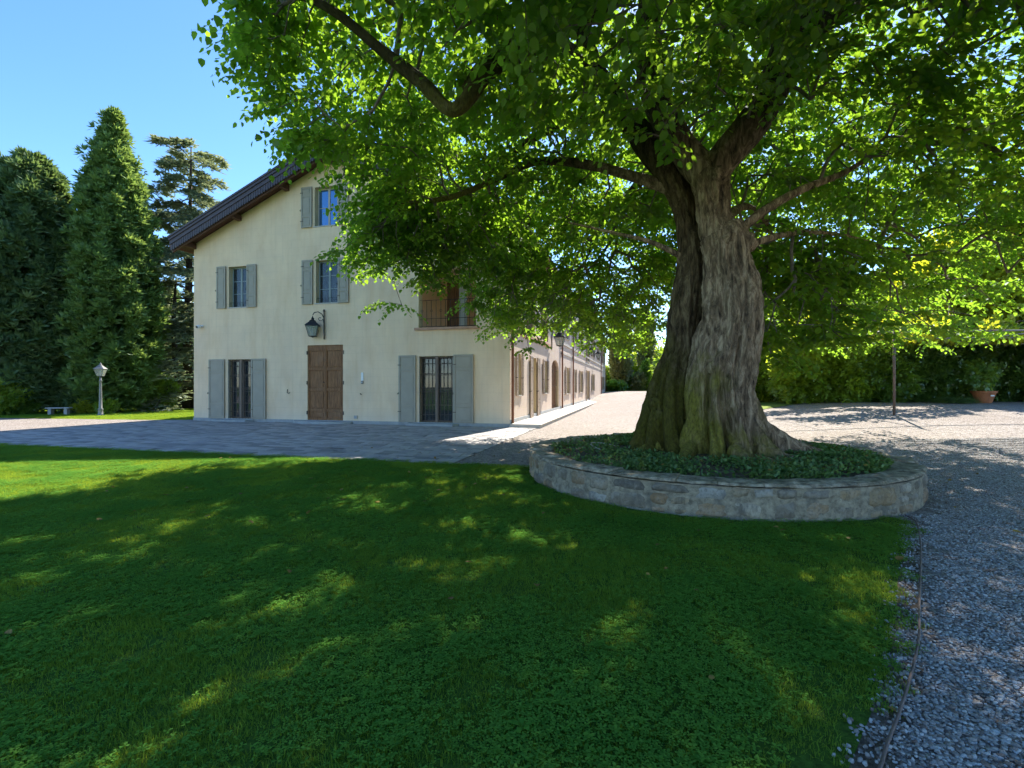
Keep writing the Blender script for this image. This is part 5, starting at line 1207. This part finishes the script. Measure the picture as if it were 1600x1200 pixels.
# grassy plant and terracotta pot
X_, Y_, _ = at(1492, 20.8); z_ = gz(X_, Y_); t_ = empty('grassy_plant', (X_, Y_, z_), label='arching pale striped grassy plant left of the terracotta pot', cat='plant')
n = 900; az = rng.random(n)*6.283; L_ = rng.uniform(.5, .95, n); V = []; Fc = []
for i in range(n):
    c_, s_ = math.cos(az[i]), math.sin(az[i]); w2 = .012; q0 = rng.normal(size=2)*.12; up = rng.uniform(.5, 1.1); n0 = len(V)
    for k in range(5):
        f = k/4; r_ = L_[i]*f; z = L_[i]*(up*f*1.2-up*1.15*f*f); ww = w2*(1-f*.85); V += [(q0[0]+c_*r_-s_*ww, q0[1]+s_*r_+c_*ww, max(z, .01)), (q0[0]+c_*r_+s_*ww, q0[1]+s_*r_-c_*ww, max(z, .01))]
    Fc += [(n0+2*k, n0+2*k+1, n0+2*k+3, n0+2*k+2) for k in range(4)]
nobj('leaves', np_mesh('leaves', np.array(V), np.array(Fc), M['grassy'], np.repeat(rng.random(n), 10)), t_)
X_, Y_, _ = at(1537, 21.3); z_ = gz(X_, Y_); t_ = empty('flower_pot', (X_, Y_, z_), label='large orange terracotta pot in front of the dark laurels', cat='pot')
b = MB(); b.lathe([(.26, 0), (.27, .03), (.36, .32), (.40, .44), (.44, .45), (.44, .53), (.40, .53), (.37, .46), (.001, .45)], n=28); b.build('pot', M['terracotta'], t_, sm=False)
b = MB(); b.box(-.08, .08, -.402, -.385, .3, .36); o = b.build('label_tag', M['white'], t_)
V, Fc, rr = scatter(CL_V, CL_F, rng.normal(size=(420, 3))*np.array([.32, .28, .24])+np.array([-.25, .1, 1.2]), frames(rdir(420), rdir(420)), rng.uniform(.12, .2, 420)); o = nobj('potted_shrub', np_mesh('potted_shrub', V, Fc, M['shrub'], rr), None, label='green bushy shrub growing in the terracotta pot', cat='shrub'); o.location = (X_, Y_, z_)
# pergola
PZ = 3.36
pg = empty('pergola', (13.0, 16.5, 0), label='rusty iron pipe pergola with one slim post standing on the gravel', cat='pergola')
def pp(x, y_, z): return (x-13.0, y_-16.5, z)
for x, y_ in ((13.0, 16.5), (24.0, 16.0), (9.5, 22.0), (18.2, 22.2)):
    b = MB(); b.tube([pp(x, y_, gz(x, y_)-.03), pp(x, y_, PZ+.0)], .04, 10); b.build('post', M['iron_rust'], pg, sm=True)
for a_, c_ in (((7.6, 17.6), (27, 15.4)), ((9.0, 22.6), (27, 21.6)), ((8.2, 19.9), (27, 18.4)), ((13, 16.3), (13.4, 22.6)), ((18.4, 16.0), (19, 22.4)), ((24, 15.6), (24.6, 22)), ((9.4, 17.2), (9.3, 22.6))):
    b = MB(); b.tube([pp(*a_, PZ+.03), pp(*c_, PZ+.03)], .028, 8); b.build('rail', M['lamp_metal'], pg, sm=True)
for k in range(5):
    b = MB(); x = 10.5+k*3.2; b.tube([pp(x, 16.9, PZ+.08), pp(x+.5, 22.2, PZ+.1)], .012, 6); b.build('wire', M['lamp_metal'], pg)
n = 2600; P = np.stack([rng.uniform(11, 27, n), rng.uniform(18.6, 22.8, n), PZ+.1+rng.gamma(1.5, .16, n)], 1); k_ = np.array([noise.noise(Vector((p[0]*.5, p[1]*.7, 0))) > -.12 for p in P]); P = P[k_]; n = len(P)
V, Fc, rr = scatter(CL_V, CL_F, P, frames(rdir(n), np.array([[0, 0, 1.]])+rng.normal(size=(n, 3))*.5), rng.uniform(.14, .26, n)); o = nobj('climbing_vine', np_mesh('climbing_vine', V, Fc, M['yellow'], rr), None, label='yellow green vine spreading over the pergola pipes', cat='vine')
# garden bench on the far side
X_, Y_, _ = at(1233, 30); bn = empty('garden_bench', (X_, Y_, gz(X_, Y_)), .5, label='dark iron garden bench beyond the small grass patch', cat='bench')
for k in range(4): b = MB(); b.box(-.7, .7, -.2+.11*k, -.12+.11*k, .43, .455); b.build('slat', M['iron'], bn)
for k in range(3): b = MB(); b.box(-.7, .7, .24, .265, .56+.12*k, .64+.12*k); b.build('slat', M['iron'], bn)
for x in (-.65, .65): b = MB(); b.tube([(x, -.22, 0), (x, -.2, .3), (x, -.2, .42), (x, .22, .42), (x, .25, .9)], .025, 6); b.tube([(x, .22, .42), (x, .3, .0)], .025, 6); b.tube([(x, -.2, .42), (x, -.2, .64), (x, .22, .66)], .02, 6); b.build('bench_side', M['iron'], bn)
# far end of the drive
X_, Y_, _ = at(970, 74.5)
t_ = empty('poplar_tree', (X_, Y_, 0), label='tall narrow olive green poplar at the end of the drive', cat='tree')
n = 2600; f = rng.random(n); az = rng.random(n)*6.283; rp = np.interp(f, [0, .1, .5, .85, 1], [.9, 1.5, 1.75, 1.1, .2])*rng.random(n)**.5; P = np.stack([rp*np.cos(az), rp*np.sin(az), 2.2+f*12.3], 1)
V, Fc, rr = scatter(CL_V, CL_F, P, frames(np.stack([np.cos(az)*.5, np.sin(az)*.5, np.ones(n)], 1), rdir(n)), rng.uniform(.3, .5, n)); nobj('crown', np_mesh('crown', V, Fc, M['olive'], rr), t_)
b = MB(); b.tube([(0, 0, -.1), (0, 0, 3), (.1, 0, 9), (0, 0, 13.5)], [.28, .2, .12, .04], 8); b.build('trunk', M['bark_pale'], t_, sm=True)
for i, (px, Y, rx, rz, mt, sz, lb) in enumerate(((958, 72, 2.0, .75, 'shrub', .3, 'clipped dark hedge at the far corner of the house'), (982, 76, 1.1, 1.2, 'shrub', .3, 'rounded bush right of the poplar trunk'), (998, 74, .9, 1.35, 'olive', .28, 'pale rounded bush at the end of the drive'), (1010, 74.5, .5, 2.4, 'shrub', .28, 'narrow dark columnar bush left of the big trunk'), (953, 84, 2.2, 2.2, 'bright', .35, 'sunny bush behind the far corner of the house'), (985, 92, 3.5, 3.0, 'bright', .4, 'light green tree below the distant farmhouse roof'), (1025, 90, 5, 4.2, 'bright', .45, 'light green tree far behind the left side of the trunk'))):
    shrub('far_shrub', at(px, Y), (rx, 1.4, rz), M[mt], 900, sz, lb, seed=70+i)
X_, Y_, _ = at(1008, 68); t_ = shrub('dark_tree', at(1008, 80), (1.3, 1.3, 5.5), M['olive'], 1500, .4, 'slim dark tree behind columnar bush', 'tree', (.2, 6), 8.2, seed=91)
X_, Y_, _ = at(992, 190); conifer('distant_cypress', (X_, Y_, 3), 12.5, prf(1.4), M['conifer'], 500, 1.0, 'small distant dark cypress above the farmhouse roof', seed=60)
fh = empty('distant_farmhouse', at(996, 150), .2, label='distant farmhouse with pinkish tiled roof right of the poplar', cat='house')
b = MB(); b.box(-6, 6, -4, 4, -.5, 8.2); b.build('wall', M['plaster'], fh)
b = MB(); b.add([(-6.8, -4.8, 8.0), (6.8, -4.8, 8.0), (6.8, 4.8, 8.0), (-6.8, 4.8, 8.0), (-3.2, 0, 10.6), (3.2, 0, 10.6)], [(0, 1, 5, 4), (1, 2, 5), (2, 3, 4, 5), (3, 0, 4), (3, 2, 1, 0)]); b.build('roof', M['brick_edge'], fh)
for x in (-4, -1.3, 1.3, 4): b = MB(); b.box(x-.45, x+.45, -4.06, -4.01, 4.8, 6.3); b.build('window', M['frame_brown'], fh)
# woodland that closes the horizon
P, S = [], []
for a in np.linspace(-75, 75, 210):
    Rr = rng.uniform(125, 165); hh = rng.uniform(4, 8)*(1 if a < 6 or a > 18 else .55); n = 60
    x, y_ = Rr*math.sin(R(a)), Rr*math.cos(R(a)); q = rdir(n)*np.array([4, 4, hh*.55])+np.array([x, y_, hh*.5]); P.append(q); S.append(rng.uniform(.9, 1.6, n))
P, S = np.vstack(P), np.concatenate(S); n = len(P); V, Fc, rr = scatter(CL_V, CL_F, P, frames(rdir(n), rdir(n)), S); nobj('distant_woods', np_mesh('distant_woods', V, Fc, M['shrub'], rr), kind='stuff', label='low distant woodland closing the horizon', cat='woods')

# broad leaved weed in the near lawn
t_ = empty('weed', (.045, 2.08, .01), label='single broad leaved weed standing out in the near lawn', cat='weed')
for k, (a, l_) in enumerate(((.2, .06), (1.7, .045), (2.9, .065), (4.3, .05), (5.4, .04))):
    b = MB(); ca_, sa_ = math.cos(a), math.sin(a); P = []
    for q, (x, w2, z) in enumerate(((0, .002, .02), (.3, .008, .038), (.65, .014, .045), (.9, .009, .04), (1, .001, .034))):
        for sg in (-1, 1): P.append((ca_*x*l_-sa_*w2*sg, sa_*x*l_+ca_*w2*sg, z))
    b.add(P, [(2*i, 2*i+2, 2*i+3, 2*i+1) for i in range(4)]); b.build('leaf', M['clover'], t_)
